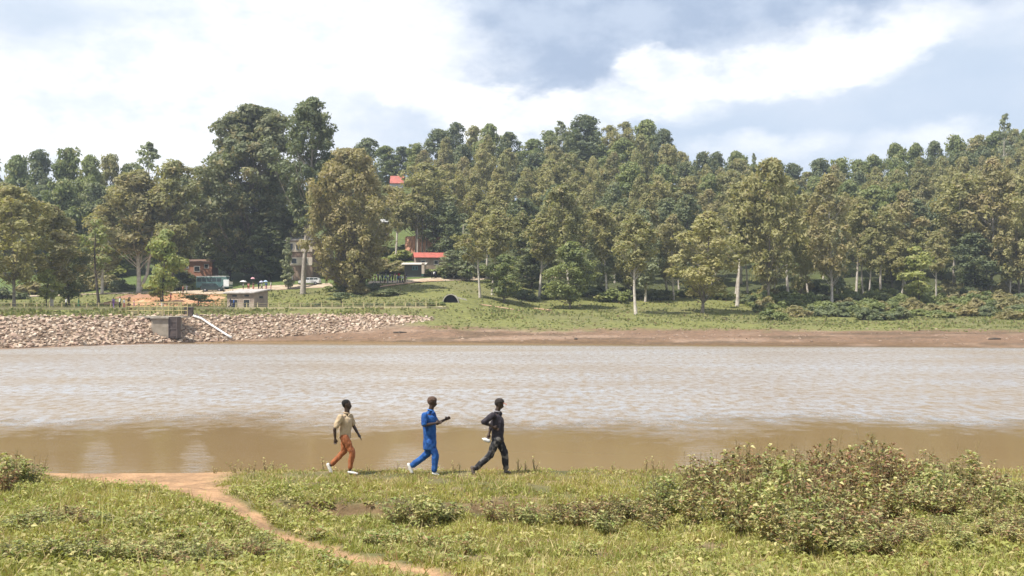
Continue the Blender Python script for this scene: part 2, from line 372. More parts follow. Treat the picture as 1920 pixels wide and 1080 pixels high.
mw2 = T.node('ShaderNodeMapping'); T.l.new(co, mw2.inputs[0]); mw2.inputs['Scale'].default_value = (.22, .5, 1); mw2.inputs['Rotation'].default_value = (0, 0, R(-9))
w2 = T.noise(mw2.outputs[0], 1.2, 4, .6)
hgt = T.math('ADD', w1, T.math('MULTIPLY', w2, 1.2))
bp = T.node('ShaderNodeBump'); T.put(bp.inputs['Strength'], T.math('ADD', T.math('MULTIPLY', rip, .40), .03)); bp.inputs['Distance'].default_value = .22
T.l.new(hgt, bp.inputs['Height'])
# silty water body under a reflecting surface; a rippled surface mirrors a wide band of sky, a calm one follows Fresnel
body = T.node('ShaderNodeBsdfDiffuse'); T.put(body.inputs[0], T.mix(T.ramp(T.noise(co, .06, 3), .35, .65), (.215, .142, .066), (.24, .165, .082))); T.l.new(bp.outputs[0], body.inputs['Normal'])
gl = T.node('ShaderNodeBsdfGlossy'); gl.inputs[0].default_value = (.97, .97, .97, 1); T.put(gl.inputs['Roughness'], T.math('ADD', T.math('MULTIPLY', rip, .30), .06)); T.l.new(bp.outputs[0], gl.inputs['Normal'])
fr = T.node('ShaderNodeFresnel'); fr.inputs[0].default_value = 1.33
mg = T.node('ShaderNodeMapping'); T.l.new(co, mg.inputs[0]); mg.inputs['Scale'].default_value = (1.3, .62, 1); mg.inputs['Rotation'].default_value = (0, 0, R(12))
mpb = T.node('ShaderNodeMapping'); T.l.new(co, mpb.inputs[0]); mpb.inputs['Scale'].default_value = (.030, .075, 1)
gust = T.ramp(T.noise(mg.outputs[0], 1.6, 6, .78), .36, .62, .22, .84)
gust = T.math('MULTIPLY', gust, T.ramp(T.noise(mpb.outputs[0], 1.0, 5, .65), .32, .66, .70, 1.16))
calm = T.math('MINIMUM', T.math('MULTIPLY', fr.outputs[0], .75), .42)
fac = T.math('ADD', T.math('MULTIPLY', calm, T.math('SUBTRACT', 1.0, rip)), T.math('MULTIPLY', gust, rip), clamp=True)
ms = T.node('ShaderNodeMixShader'); T.put(ms.inputs[0], fac); T.l.new(body.outputs[0], ms.inputs[1]); T.l.new(gl.outputs[0], ms.inputs[2])
o = T.node('ShaderNodeOutputMaterial'); T.l.new(ms.outputs[0], o.inputs[0])
tag(obj('water', np_mesh('water', V, Fq, True), m), kind='structure')

# ------------------------------------------------------------------ roads and paths on the far bank
def ribbon(name, pts, widths, m, n=40, lift=.05):
    """a strip draped on the ground along photo points; the world width is given"""
    P = [hit(*q) for q in pts]; L = [0]
    for a, b in zip(P, P[1:]): L.append(L[-1] + (b - a).length)
    V = []; Fs = []
    for i in range(n + 1):
        s = L[-1] * i / n; x = np.interp(s, L, [p.x for p in P]); y = np.interp(s, L, [p.y for p in P]); w = np.interp(s, L, widths)
        s2 = min(s + .5, L[-1]); s1 = max(s - .5, 0)
        d = Vector((np.interp(s2, L, [p.x for p in P]) - np.interp(s1, L, [p.x for p in P]), np.interp(s2, L, [p.y for p in P]) - np.interp(s1, L, [p.y for p in P]), 0)).normalized()
        nn = Vector((-d.y, d.x, 0))
        for t in (-1, -.33, .33, 1):
            q = Vector((x, y, 0)) + nn * (w * t / 2 * (1 + .15 * n2(x, y, .4, 3 + t))); V.append((q.x, q.y, gz(q.x, q.y) + lift + (.03 if abs(t) < .5 else 0)))
    for i in range(n):
        for j in range(3):
            a = i * 4 + j; Fs.append((a, a + 1, a + 5, a + 4))
    return tag(obj(name, np_mesh(name, V, Fs, True), m), kind='structure')
M_ROAD = mat('dirt_road', (.50, .40, .29), .95, (.38, .29, .20), .5, .4, 6)
M_TRACK = mat('orange_track', (.50, .34, .22), .95, (.40, .25, .15), .5, .4, 6)
ribbon('road', [(-60, 559), (40, 556), (140, 553), (240, 550), (330, 548), (400, 549), (445, 546), (500, 541), (560, 538), (610, 536), (660, 533)], [3.5, 3.5, 3.5, 3.5, 4.5, 7, 9, 7, 5, 4.5, 4], M_ROAD, 70, .10)
ribbon('road', [(690, 531), (760, 529), (820, 526), (870, 524), (950, 520), (1080, 517)], [3, 4, 5, 4, 4, 4], M_ROAD, 40, .12)
ribbon('path', [(680, 545), (700, 541), (745, 534), (790, 529), (830, 527)], [1.2, 1.5, 2, 2, 1.5], M_TRACK, 20, .16)
ribbon('path', [(902, 572), (925, 575), (950, 579), (975, 583)], [1.2, 1.5, 1.5, .8], M_TRACK, 14, .08)
ribbon('path', [(1000, 578), (1016, 580), (1032, 583)], [1, 1.8, 1], M_TRACK, 8, .08)

# ------------------------------------------------------------------ dam crest: kerb, walkway, fence
def crest(px, t=0.5):
    p = far_profile(px); Y = p[4, 0] * (1 - t) + p[5, 0] * t; return Vector((wx(px, Y), Y, gz(wx(px, Y), Y)))
M_KERB = mat('yellow_kerb_paint', (.70, .60, .34), .8, (.60, .50, .30), 1.2, .3)
M_POST = mat('yellow_post_paint', (.60, .53, .27), .7, (.46, .41, .24), 3)
M_RAIL = mat('fence_rail_metal', (.42, .40, .24), .6, (.30, .24, .14), 2)
mb = MB(); prev = None
for px in range(-220, 834, 12):
    a, b = crest(px, .12), crest(px + 12, .12); d = (b - a); nn = Vector((-d.y, d.x, 0)).normalized() * .16; vs = []
    for q in (a, b): vs += [q - nn - Vector((0, 0, .3)), q + nn - Vector((0, 0, .3)), q + nn + Vector((0, 0, .30)), q - nn + Vector((0, 0, .30))]
    mb.add(vs, [(0, 3, 7, 4), (3, 2, 6, 7), (1, 5, 6, 2), (0, 4, 5, 1)] + ([(0, 1, 2, 3)] if px == -220 else []))
tag(mb.build('kerb', M_KERB), kind='structure')
V = []; Fs = []
for i, px in enumerate(range(-220, 840, 12)):
    for t in (.2, .9): q = crest(px, t); V.append((q.x, q.y, q.z + .05))
    if i: Fs.append((2 * i - 2, 2 * i, 2 * i + 1, 2 * i - 1))
tag(obj('pavement', np_mesh('pavement', V, Fs), M_ROAD), kind='structure')
fe = empty('yellow_fence', crest(300, .95)); tag(fe, 'low yellow post and rail fence running along the dam crest', 'fence')
pts = []; px = -150.0
while px < 836:
    q = crest(px, .95); pts.append(q); px += 1.75 * F / q.y
pm = MB().box((0, 0, .42), (.14, .14, .88)).box((0, 0, .88), (.19, .19, .06)).mesh('post')
rm = MB().box((0, 0, 0), (1, .06, .06)).mesh('rail')
for i, q in enumerate(pts):
    o = obj('post', pm, M_POST, fe); o.location = q - fe.location; o.rotation_euler = (R(random.uniform(-2, 2)), R(random.uniform(-2, 2)), .3)
    if i:
        a = pts[i - 1]; d = q - a
        for hh in (.38, .76):
            r = obj('rail', rm, M_RAIL, fe); r.location = (a + q) / 2 + Vector((0, 0, hh)) - fe.location
            r.rotation_euler = d.to_track_quat('X', 'Z').to_euler(); r.scale = (d.length - .172, 1, 1)

# ------------------------------------------------------------------ riprap of the dam
em = empty('stone_embankment', crest(300, 0)); tag(em, kind='structure')
M_STONE = [mat('riprap_stone_' + n, c, .9, c2, 2.2, .5, 9) for n, c, c2 in (('tan', (.50, .38, .275), (.36, .26, .185)), ('pale', (.60, .49, .38), (.44, .345, .26)), ('brown', (.33, .235, .165), (.22, .15, .10)), ('rose', (.47, .335, .255), (.34, .235, .175)))]
def rock_mesh(seed):
    rr = random.Random(seed); bm = bmesh.new()
    for _ in range(11):
        v = Vector((rr.gauss(0, 1), rr.gauss(0, 1), rr.gauss(0, 1))).normalized(); bm.verts.new((v.x * .5, v.y * .36, v.z * .27))
    bmesh.ops.convex_hull(bm, input=bm.verts)
    bmesh.ops.delete(bm, geom=[v for v in bm.verts if not v.link_faces], context='VERTS')
    me = bpy.data.meshes.new('stone'); bm.to_mesh(me); bm.free(); return me
ROCKS = [rock_mesh(s) for s in range(12)]
RM = []
for r in ROCKS:
    row = []
    for mm in M_STONE: c_ = r.copy(); c_.materials.append(mm); row.append(c_)
    RM.append(row)
cand = []
rr = random.Random(4)
px = -170.0
while px < 812:
    pr = far_profile(px); Y0, Z0 = pr[2]; Y1, Z1 = pr[3]
    if px < 0: pass
    Ls = math.hypot(Y1 - Y0, Z1 - Z0); n = max(4, int(Ls / .50)); top = 1.02
    for j in range(n):
        t = (j + rr.uniform(-.4, .4) + .3) / n * top
        if t < -0.05: continue
        if px > 690 and t < (px - 690) / 150 * .75 + rr.uniform(-.1, .1): continue
        Y = Y0 * (1 - t) + Y1 * t; x = wx(px, Y) + rr.uniform(-.25, .25)
        s = rr.uniform(.42, .92) * (1.35 if rr.random() < .13 else 1)
        cand.append((s * F / Y, x, Y, gz(x, Y) + .06, s, -20 < 960 + F * x / Y < 840))
    px += .50 * F / Y0
cand.sort(key=lambda c: (-int(c[5]), -c[0]))
tilt = -R(20)
VS = []; FS = []; MI = []
for i, (sz, x, Y, z, s, vis) in enumerate(cand):
    k = rr.randrange(12); q = rr.choices(range(4), (5, 3.2, 1.6, 2.4))[0]; rot = (tilt + rr.uniform(-.35, .35) * -1, rr.uniform(-.3, .3), rr.uniform(0, 6.28)); scl = (s, s * rr.uniform(.8, 1.2), s * rr.uniform(.7, 1.2))
    if i < 299:
        o = bpy.data.objects.new('stone', RM[k][q]); COL.objects.link(o); o.parent = em
        o.location = Vector((x, Y, z)) - em.location; o.rotation_euler = rot; o.scale = scl
    else:
        M_ = Matrix.LocRotScale(Vector((x, Y, z)) - em.location, __import__('mathutils').Euler(rot), Vector(scl)); b0 = len(VS)
        VS += [tuple(M_ @ v.co) for v in ROCKS[k].vertices]
        for p_ in ROCKS[k].polygons: FS.append([b0 + v for v in p_.vertices]); MI.append(q)
me = bpy.data.meshes.new('stone'); me.from_pydata(VS, [], FS); me.update(); me.polygons.foreach_set('material_index', MI)
for mm in M_STONE: me.materials.append(mm)
tag(obj('stone', me, None, em), kind='stuff')

# ------------------------------------------------------------------ far grass tufts and stones on the far bank (too many to count)
rg = np.random.default_rng(77); V = []; CCs = []
for _ in range(26000):
    px = rg.uniform(-60, 1990); k = rg.uniform(1.85, 7.0) if px > 800 else rg.uniform(2.95, 7.0); pr = far_profile(px); i = int(k); Y = pr[i, 0] * (1 - k + i) + pr[i + 1, 0] * (k - i); x = wx(px, Y)
    if px < 830 and 4.0 < k < 5.02: continue
    if n2(x, Y, .13, 51) + .4 * n2(x, Y, .5, 52) < rg.uniform(-.45, .5): continue
    z = gz(x, Y); h = rg.uniform(.08, .42) * (.6 if k < 3 else 1); w = rg.uniform(.12, .35); a = rg.uniform(0, 3.14); dx, dy = math.cos(a) * w, math.sin(a) * w
    V += [(x - dx, y_, zz) for y_, zz in ((Y - dy, z - .05),)] + [(x + dx, Y + dy, z - .05), (x + dx * .3 + rg.normal() * .1, Y + dy * .3, z + h), (x - dx * .6, Y - dy * .6 , z + h * .7)]
    c_ = [(.24, .25, .085), (.18, .205, .075), (.33, .30, .15), (.24, .18, .10)][rg.choice(4, p=(.42, .3, .2, .08))]; CCs += [c_] * 4
tag(obj('grass', np_mesh('grass', V, np.arange(len(V)).reshape(-1, 4), False, np.array(CCs)), leaf_mat('far_grass_blades', (1, 1, 1), (.85, .85, .85), None, .25, .3, .7, attr=True)), 'rough grass tufts across the far bank between shore and trees', 'grass', kind='stuff')
VS = []; FS = []
for _ in range(420):
    px = rg.uniform(600, 1990); k = rg.uniform(1.1, 2.15); pr = far_profile(px); i = int(k); Y = pr[i, 0] * (1 - k + i) + pr[i + 1, 0] * (k - i); x = wx(px, Y); s = rg.uniform(.12, .45)
    M_ = Matrix.LocRotScale(Vector((x, Y, gz(x, Y) + .03)), __import__('mathutils').Euler((0, 0, rg.uniform(0, 6))), Vector((s * 1.4, s, s))); b0 = len(VS); kk = rg.integers(12)
    VS += [tuple(M_ @ v.co) for v in ROCKS[kk].vertices]; FS += [[b0 + v for v in p_.vertices] for p_ in ROCKS[kk].polygons]
me = bpy.data.meshes.new('pebbles'); me.from_pydata(VS, [], FS); me.update()
tag(obj('pebbles', me, mat('shore_stone', (.42, .32, .24), .9, (.22, .15, .11), .3)), 'small stones strewn over the far mud shore', 'stones', kind='stuff')
# ------------------------------------------------------------------ trees
L_OLIVE = leaf_mat('leaves_olive', (0.350, 0.322, 0.146), (0.258, 0.259, 0.120), (0.412, 0.336, 0.172), .38, .16)
L_GREEN = leaf_mat('leaves_green', (0.258, 0.288, 0.112), (0.175, 0.211, 0.090), (0.340, 0.317, 0.129), .36, .16)
L_DARK = leaf_mat('leaves_dark', (0.196, 0.221, 0.112), (0.134, 0.163, 0.090), (0.278, 0.269, 0.129), .32, .2)
L_BIG = leaf_mat('leaves_big_tree', (0.268, 0.264, 0.133), (0.175, 0.192, 0.103), (0.360, 0.298, 0.155), .34, .12)
L_GOLD = leaf_mat('leaves_golden', (.40, .365, .17), (.32, .32, .15), (.42, .35, .18), .38, .2)
L_BLUE = leaf_mat('leaves_blue_grey', (0.288, 0.307, 0.181), (0.216, 0.245, 0.146), (0.340, 0.326, 0.189), .36, .2)
L_BROWN = leaf_mat('leaves_brown_olive', (0.355, 0.302, 0.150), (0.278, 0.264, 0.129), (0.402, 0.317, 0.172), .38, .2)
L_LIME = leaf_mat('leaves_light_green', (0.350, 0.365, 0.129), (0.268, 0.307, 0.112), (0.433, 0.384, 0.155), .38, .4)
B_PALE = mat('bark_pale', (.60, .54, .46), .85, (.42, .36, .30), 1.5, .4)
B_GREY = mat('bark_grey', (.26, .22, .18), .9, (.15, .125, .10), 1.5, .4)
B_DARK = mat('bark_dark', (.11, .09, .07), .9, (.06, .05, .04), 1.5, .4)

def leaves_np(centres, radii, n, size, rng, flat=.7, droop=.35):
    """n leaf-clump faces spread over the outside of each clump: a bent diamond of two triangles"""
    C_ = np.repeat(centres, n, 0); Rr = np.repeat(radii, n)
    d = rng.normal(size=(len(C_), 3)); d /= np.linalg.norm(d, axis=1)[:, None]
    d[:, 2] = np.where((d[:, 2] < 0) & (rng.random(len(d)) < .5), -d[:, 2], d[:, 2])
    r = Rr * (.40 + .85 * rng.random(len(C_)) ** .8)
    P = C_ + d * r[:, None] * np.array((1, 1, flat))
    nrm = d + rng.normal(scale=.55, size=d.shape); nrm[:, 2] += .35; nrm /= np.linalg.norm(nrm, axis=1)[:, None]
    t = rng.normal(size=d.shape); t[:, 2] -= droop * 2
    t -= nrm * (t * nrm).sum(1)[:, None]; t /= np.linalg.norm(t, axis=1)[:, None]; b = np.cross(nrm, t)
    s = size * (.6 + .8 * rng.random(len(C_)))[:, None]
    V = np.stack([P - t * s, P + b * s * .5 - nrm * s * .12, P + t * s, P - b * s * .5 - nrm * s * .12], 1).reshape(-1, 3)
    return V, np.arange(len(V)).reshape(-1, 4)

def make_tree(name, h, env, nclump, crad, nleaf, lsize, lm, bm_, seed, lean=.03, tr=None, cbase=.35, nb=.6, fork=False, inner=.35, clsize=(.7, 1.2), flat=.65):
    """env(t): crown radius at crown height t in 0..1; the root sits at the foot"""
    rng = np.random.default_rng(seed); rr = random.Random(seed)
    root = empty(name)
    tr = tr or h * .011
    z0 = h * cbase
    ax = lambda z: (lean * z + .012 * h * math.sin(z / h * 5 + seed), .012 * h * math.cos(z / h * 4 + seed * 2))
    mb = MB()
    zs = [-.4, 0.3] + [h * q for q in (.1, .25, .4, .55, .7, .85, .95)]
    mb.tube([(*ax(max(z, 0)), z) for z in zs], [tr * 1.5, tr * 1.15] + [max(tr * (1 - .9 * q), .05) for q in (.1, .25, .4, .55, .7, .85, .98)], 7)
    if fork:
        mb.tube([(*ax(h * .02), .2), (h * .05, .3, h * .15), (h * .075, .2, h * .35), (h * .09, 0, h * .6)], [tr * .9, tr * .7, tr * .6, tr * .2], 6)
    cs = []; rs = []
    sd = seed * 3.7
    for i in range(int(nclump * 1.25)):
        t = (i + rr.random()) / (nclump * 1.25); t = t ** .92
        z = z0 + (h - z0) * t; e = env(t); a = rr.uniform(0, 6.2832); lob = mnoise.noise(Vector((math.cos(a) * 1.1 + sd, math.sin(a) * 1.1, t * 3.6))); q = (inner + (1 - inner) * rr.random() ** .55) * e * (1 + .75 * lob)
        if mnoise.noise(Vector((math.cos(a) * q / e * 2.4, math.sin(a) * q / e * 2.4 + sd, t * 6.5))) < -.16: continue
        x0, y0 = ax(z)
        cr = crad * rr.uniform(*clsize) * (.65 + .35 * min(1, e / (crad * 2.2)))
        c_ = (x0 + math.cos(a) * max(q - cr * .5, 0), y0 + math.sin(a) * max(q - cr * .5, 0), min(z, h - cr * .6)); cs.append(c_); rs.append(cr)
        if rr.random() < nb:
            zb = max(z0 * .55, z - q * rr.uniform(.7, 1.3) - .5); bx, by = ax(zb)
            mid = ((bx + c_[0]) / 2 * 1.0 + (c_[0] - bx) * .1, (by + c_[1]) / 2 + (c_[1] - by) * .1, (zb + c_[2]) / 2 - .05 * q)
            rb = max(tr * .30 * (1 - .7 * zb / h), .035); mb.tube([(bx, by, zb), mid, c_], [rb, rb * .7, rb * .3], 4, False)
    mb.build('trunk', bm_, root, True)
    V, Fq = leaves_np(np.array(cs), np.array(rs), nleaf, lsize, rng, flat)
    tag(obj('crown', np_mesh('crown', V, Fq), lm, root), kind=None)
    root['h'] = h
    return root
def dome(w, p=2.2, lo=.55):
    return lambda t: w * (lo + (1 - lo) * min(1, t / .3)) * max(0, 1 - max(0, (t - .3) / .7) ** p) ** .55
def egg(w): return lambda t: w * math.sin(math.pi * min(1, .12 + .86 * t)) ** .7
def cone(w): return lambda t: w * (1 - t) ** .8 * min(1, .4 + t * 4)
PROTO = {}
def P_(key, *a, **k):
    PROTO[key] = make_tree(*a, **k); PROTO[key]['w'] = k.get('wid', 8)
def proto(key, name, h, w, env, **k):
    PROTO.setdefault(key, []).append((make_tree(name, h, env(w / 2), **k), h, w))
U = 'eucalyptus_tree'
for s in (1, 2, 3): proto('round', U, 20, 10.5, dome, nclump=150, crad=.95, nleaf=62, lsize=.31, lm=L_OLIVE, bm_=B_GREY, seed=s, cbase=.22, inner=.2, flat=.95)
for s in (4, 5, 6): proto('slim', U, 20, 6.8, egg, nclump=105, crad=.80, nleaf=55, lsize=.29, lm=L_OLIVE, bm_=B_PALE, seed=s, cbase=.45, inner=.15, flat=1.1, tr=.25)
for s in (7, 8): proto('green', 'broadleaf_tree', 18, 10, dome, nclump=150, crad=1.1, nleaf=70, lsize=.33, lm=L_GREEN, bm_=B_GREY, seed=s, cbase=.14, inner=.2, flat=.85)
for s in (9, 10): proto('dark', 'broadleaf_tree', 20, 9, egg, nclump=130, crad=1.05, nleaf=62, lsize=.32, lm=L_DARK, bm_=B_DARK, seed=s, cbase=.12, inner=.15, flat=1.0)
for s in (11, 12): proto('gold', U, 20, 10, egg, nclump=140, crad=.90, nleaf=55, lsize=.31, lm=L_GOLD, bm_=B_GREY, seed=s, cbase=.18, inner=.15, flat=1.0)
for s in (13, 14): proto('brown', U, 20, 8.2, egg, nclump=120, crad=.85, nleaf=55, lsize=.30, lm=L_BROWN, bm_=B_PALE, seed=s, cbase=.26, inner=.15, flat=1.1)
for s in (15,): proto('blue', U, 18, 6.4, egg, nclump=100, crad=.85, nleaf=55, lsize=.29, lm=L_BLUE, bm_=B_PALE, seed=s, cbase=.18, inner=.15, flat=1.1)
proto('bigdome', U, 38, 24, dome, nclump=620, crad=1.7, nleaf=95, lsize=.42, lm=L_BIG, bm_=B_GREY, seed=16, cbase=.06, lean=0, inner=.3, flat=.7)
proto('airy', U, 40, 15, egg, nclump=250, crad=1.25, nleaf=75, lsize=.38, lm=L_DARK, bm_=mat('bark_cream', (.42, .37, .31), .85, (.28, .24, .20), 1.5, .4), seed=17, cbase=.36, lean=.035, tr=.55, nb=.6, inner=.2, flat=1.0)
proto('sparse', U, 22, 7, egg, nclump=42, crad=.8, nleaf=45, lsize=.34, lm=L_BLUE, bm_=B_PALE, seed=18, cbase=.35, nb=1, inner=.2)
proto('bigolive', U, 28, 18, dome, nclump=420, crad=1.2, nleaf=70, lsize=.36, lm=L_BROWN, bm_=B_GREY, seed=19, cbase=.08, lean=0, tr=.42, inner=.2, flat=1.0)
proto('twin', U, 24, 11, dome, nclump=190, crad=1.05, nleaf=62, lsize=.34, lm=L_BROWN, bm_=B_PALE, seed=20, cbase=.34, lean=0, tr=.33, fork=True, inner=.2, flat=1.0)
proto('spire', 'conifer_tree', 14, 5, cone, nclump=60, crad=.85, nleaf=80, lsize=.32, lm=L_BLUE, bm_=B_DARK, seed=21, cbase=.08, lean=0)
proto('young', 'young_tree', 8, 4.4, egg, nclump=34, crad=.75, nleaf=70, lsize=.26, lm=L_LIME, bm_=B_DARK, seed=22, cbase=.22)
proto('flat', 'young_tree', 4, 6.2, dome, nclump=26, crad=.72, nleaf=70, lsize=.24, lm=L_DARK, bm_=B_DARK, seed=23, cbase=.45, flat=.4, tr=.14, inner=.1)
proto('bare', 'young_tree', 13, 4.5, egg, nclump=16, crad=.8, nleaf=40, lsize=.28, lm=L_GREEN, bm_=B_DARK, seed=24, cbase=.45, nb=1, tr=.2)
def bush_proto(key, lm, seed, w=3.4, h=2.6, n=26):
    rng = np.random.default_rng(seed); rr = random.Random(seed); root = empty('bush'); cs = []; rs = []; mb = MB()
    for i in range(n):
        a = rr.uniform(0, 6.28); q = rr.random() ** .6 * w / 2; z = h * rr.uniform(.2, .85) * (1 - .55 * (q / (w / 2)) ** 2); cs.append((q * math.cos(a), q * math.sin(a), z)); rs.append(rr.uniform(.38, .68))
        if i % 2 == 0: mb.tube([(q * .15 * math.cos(a), q * .15 * math.sin(a), -.3), (q * .6 * math.cos(a), q * .6 * math.sin(a), z * .6), cs[-1]], [.06, .045, .02], 4, False)
    mb.build('stem', B_GREY, root)
    V, Fq = leaves_np(np.array(cs), np.array(rs), 75, .23, rng, .8, .1)
    obj('foliage', np_mesh('foliage', V, Fq), lm, root)
    PROTO.setdefault(key, []).append((root, h, w))
for s in (1, 2): bush_proto('bushg', L_GREEN, 40 + s)
bush_proto('bushd', L_DARK, 44); bush_proto('bushd', L_DARK, 45)
bush_proto('bushb', L_BROWN, 46); bush_proto('bushl', L_LIME, 47)
USED = set()
def put(key, px, Y, top=None, w=None, label=None, cat='tree', group=None, h=None, base=None, dz=-.1, var=None, rz=None):
    """stand a copy on the ground at photo column px, distance Y; height from the photo row of its top, width from its photo width"""
    lst = PROTO[key]; root, h0, w0 = lst[random.randrange(len(lst)) if var is None else var]
    if base is not None: g = hit(px, base); Y = g.y
    g = at(px, Y, dz)
    if top is not None: h = H + (YH - top) * Y / F - g.z
    if root.name not in USED: USED.add(root.name); o = root
    else: o = copy_tree(root)
    if w is not None: wm = w * Y / F
    else: wm = w0 * h / h0
    wm *= 1.12 if cat == 'tree' else 1.0
    o.location = g; o.scale = (wm / w0, wm / w0, h / h0)
    o.rotation_euler = (0, 0, random.uniform(0, 6.28) if rz is None else rz)
    tag(o, label, cat, group)
    return o

# --- trees one can single out, left half
put('bigdome', 478, 236, 203, 205, 'tallest massive dark domed eucalyptus behind the parked bus')
put('airy', 572, 0, 186, 118, 'very tall airy eucalyptus with bare pale trunk left of the white car', base=551, rz=.2)
put('bigolive', 660, 0, 283, 150, 'broad brownish olive eucalyptus between the white car and the red roofed house', base=551)
put('twin', 258, 0, 322, 130, 'forked pale trunked eucalyptus standing beside the road on the left', base=549, rz=0.0)
put('round', 322, 222, 306, 128, 'rounded olive eucalyptus behind the orange soil heap', var=0)
put('sparse', 272, 262, 268, 80, 'thin pale feathery eucalyptus poking above the rounded olive trees on the left')
put('dark', 396, 246, 308, 95, 'dark bushy tree leaning on the left flank of the tallest domed tree', var=0)
put('dark', 540, 246, 330, 90, 'dark tree between the domed tree and the bare pale trunk', var=1)
put('dark', 430, 238, 395, 90, 'low dark tree behind the roof of the parked bus', var=0)
put('dark', 505, 232, 420, 85, 'low dark tree behind the people with umbrellas', var=1)
put('spire', 540, 0, 446, 28, 'slim young blue green tree in front of the two storey house', base=543)
put('young', 306, 168, 432, 66, 'small light green tree with dark trunk beside the dam spillway', h=None)
put('young', 300, 190, 508, 52, 'bright green rounded sapling in front of the rounded olive tree')
put('flat', 372, 172, 552, 62, 'small flat topped dark sapling on the orange soil near the intake')
put('flat', 640, 178, 548, 60, 'low spreading green sapling behind the fence right of the hut')
put('bare', 183, 0, 412, 62, 'slender nearly bare tree with dark trunk on the grass at the left', base=573)
put('brown', 100, 166, 388, 112, 'brownish olive eucalyptus with pale trunk behind the fence at the far left', var=0)
put('round', 28, 158, 352, 132, 'large olive eucalyptus at the left edge of the photo', var=1)
put('round', -50, 175, 330, 140, 'olive eucalyptus cut off by the left edge of the photo', var=2)
put('dark', 130, 178, 440, 70, 'dark leafy tree beside the pale trunk at the far left', var=0)
put('brown', 190, 218, 385, 95, 'brownish eucalyptus between the bare slender tree and the forked one', var=1)
put('young', 88, 162, 505, 46, 'small shrubby tree under the large olive eucalyptus on the left')
for px, tp, w in ((-20, 300, 70), (32, 296, 62), (82, 285, 62), (132, 279, 66), (168, 292, 56), (208, 291, 50), (235, 310, 50)):
    put(('dark', 'green', 'dark', 'round', 'dark', 'blue', 'green')[(px // 20) % 7], px, 262 + (px * 7) % 17, tp + (px * 13) % 9 - 4, w * 1.15, 'dark back row tree on the skyline at the left', group='dark skyline trees on the left')
for px, tp, w in ((10, 345, 85), (70, 350, 80), (120, 340, 85), (170, 345, 80), (215, 350, 75), (265, 345, 80), (345, 330, 70), (380, 360, 70), (300, 370, 80), (-40, 350, 80), (240, 420, 80), (150, 420, 80), (350, 440, 70)):
    put(random.choice(('dark', 'green', 'round')), px, 246 + (px * 5) % 13, tp, w, 'mid green tree in the belt behind the left road', group='tree belt behind the left road')
# centre left slope
for px, Y, tp, w, k in ((690, 310, 262, 60, 'dark'), (722, 343, 274, 58, 'green'), (758, 343, 276, 56, 'dark'), (620, 285, 330, 70, 'dark'), (782, 330, 270, 46, 'green'), (672, 300, 285, 60, 'round'), (705, 255, 330, 70, 'brown'), (640, 270, 345, 80, 'dark')):
    put(k, px, Y, tp, w, 'tree on the slope behind the broad olive eucalyptus', group='slope trees behind the broad olive eucalyptus')
put('round', 800, 252, 308, 112, 'wide grey green eucalyptus above the red roofed house', var=0)
put('slim', 742, 250, 352, 58, 'narrow eucalyptus above the grassy clearing left of the red roofed house', var=0)
put('dark', 836, 246, 380, 72, 'dark tree behind the right end of the red roof', var=0)
put('slim', 782, 247, 352, 55, 'dark stemmed eucalyptus standing before the reddish earth wall', var=1)
put('spire', 876, 0, 420, 44, 'pointed young conifer right of the red roofed house', base=528)
put('blue', 852, 226, 470, 52, 'bluish shrubby tree beside the conifer and the red roofed house')
put('slim', 898, 0, 405, 62, 'dark stemmed slim tree standing right above the round tunnel mouth', base=558, var=2)
put('green', 945, 0, 478, 66, 'low dark green tree on the grass right of the tunnel mouth', base=567, var=0)
put('slim', 925, 205, 395, 70, 'pale stemmed eucalyptus behind the low dark green tree', var=0)
# right half, front row
front = [('slim', 1013, 560, 400, 66, 'slim eucalyptus with dark stem left of the leaning tree on the bank'),
 ('green', 1070, 579, 455, 84, 'leaning dark green tree low on the right bank'),
 ('slim', 1064, 566, 350, 75, 'pale stemmed eucalyptus rising behind the leaning dark tree'),
 ('slim', 1135, 562, 390, 66, 'thin grey stemmed eucalyptus left of the tall bare trunk on the bank'),
 ('slim', 1194, 590, 405, 76, 'tall slender pale trunked eucalyptus nearest the grass edge'),
 ('blue', 1212, 566, 395, 66, 'grey green eucalyptus just behind the tall slender pale trunk'),
 ('brown', 1262, 562, 405, 66, 'brownish slim eucalyptus left of the lone golden tree'),
 ('gold', 1320, 587, 400, 124, 'lone golden olive tree with dark trunk on the open grass'),
 ('slim', 1383, 574, 345, 84, 'pale trunked eucalyptus right of the lone golden tree'),
 ('round', 1440, 580, 302, 112, 'tall olive eucalyptus standing at the left end of the bushy bank'),
 ('slim', 1477, 567, 335, 72, 'first slim eucalyptus above the bushy bank, with whitish stem'),
 ('gold', 1501, 564, 428, 50, 'small golden green tree between two whitish stems'),
 ('brown', 1556, 573, 330, 88, 'reddish olive eucalyptus leaning over the bushy bank'),
 ('slim', 1608, 561, 372, 66, 'grey green eucalyptus over the middle of the bushy bank'),
 ('slim', 1653, 561, 392, 64, 'straight pale stemmed eucalyptus over the bushy bank'),
 ('young', 1722, 577, 464, 66, 'small bright leafy tree growing among the bank bushes'),
 ('brown', 1700, 556, 360, 84, 'brown olive eucalyptus behind the small bright leafy tree'),
 ('slim', 1792, 552, 330, 84, 'tall whitish stemmed eucalyptus toward the right edge'),
 ('brown', 1856, 556, 300, 96, 'large brownish eucalyptus near the right edge above the bushes'),
 ('gold', 1908, 560, 330, 88, 'golden eucalyptus cut by the right edge of the photo'),
 ('gold', 1180, 563, 405, 60, 'small golden eucalyptus just left of the tall bare trunk')]
for k, px, b_, tp, w, lb in front: put(k, px, 0, tp, w, lb, base=b_)
put('sparse', 1885, 300, 213, 40, 'feathery tree sticking up highest on the right skyline')
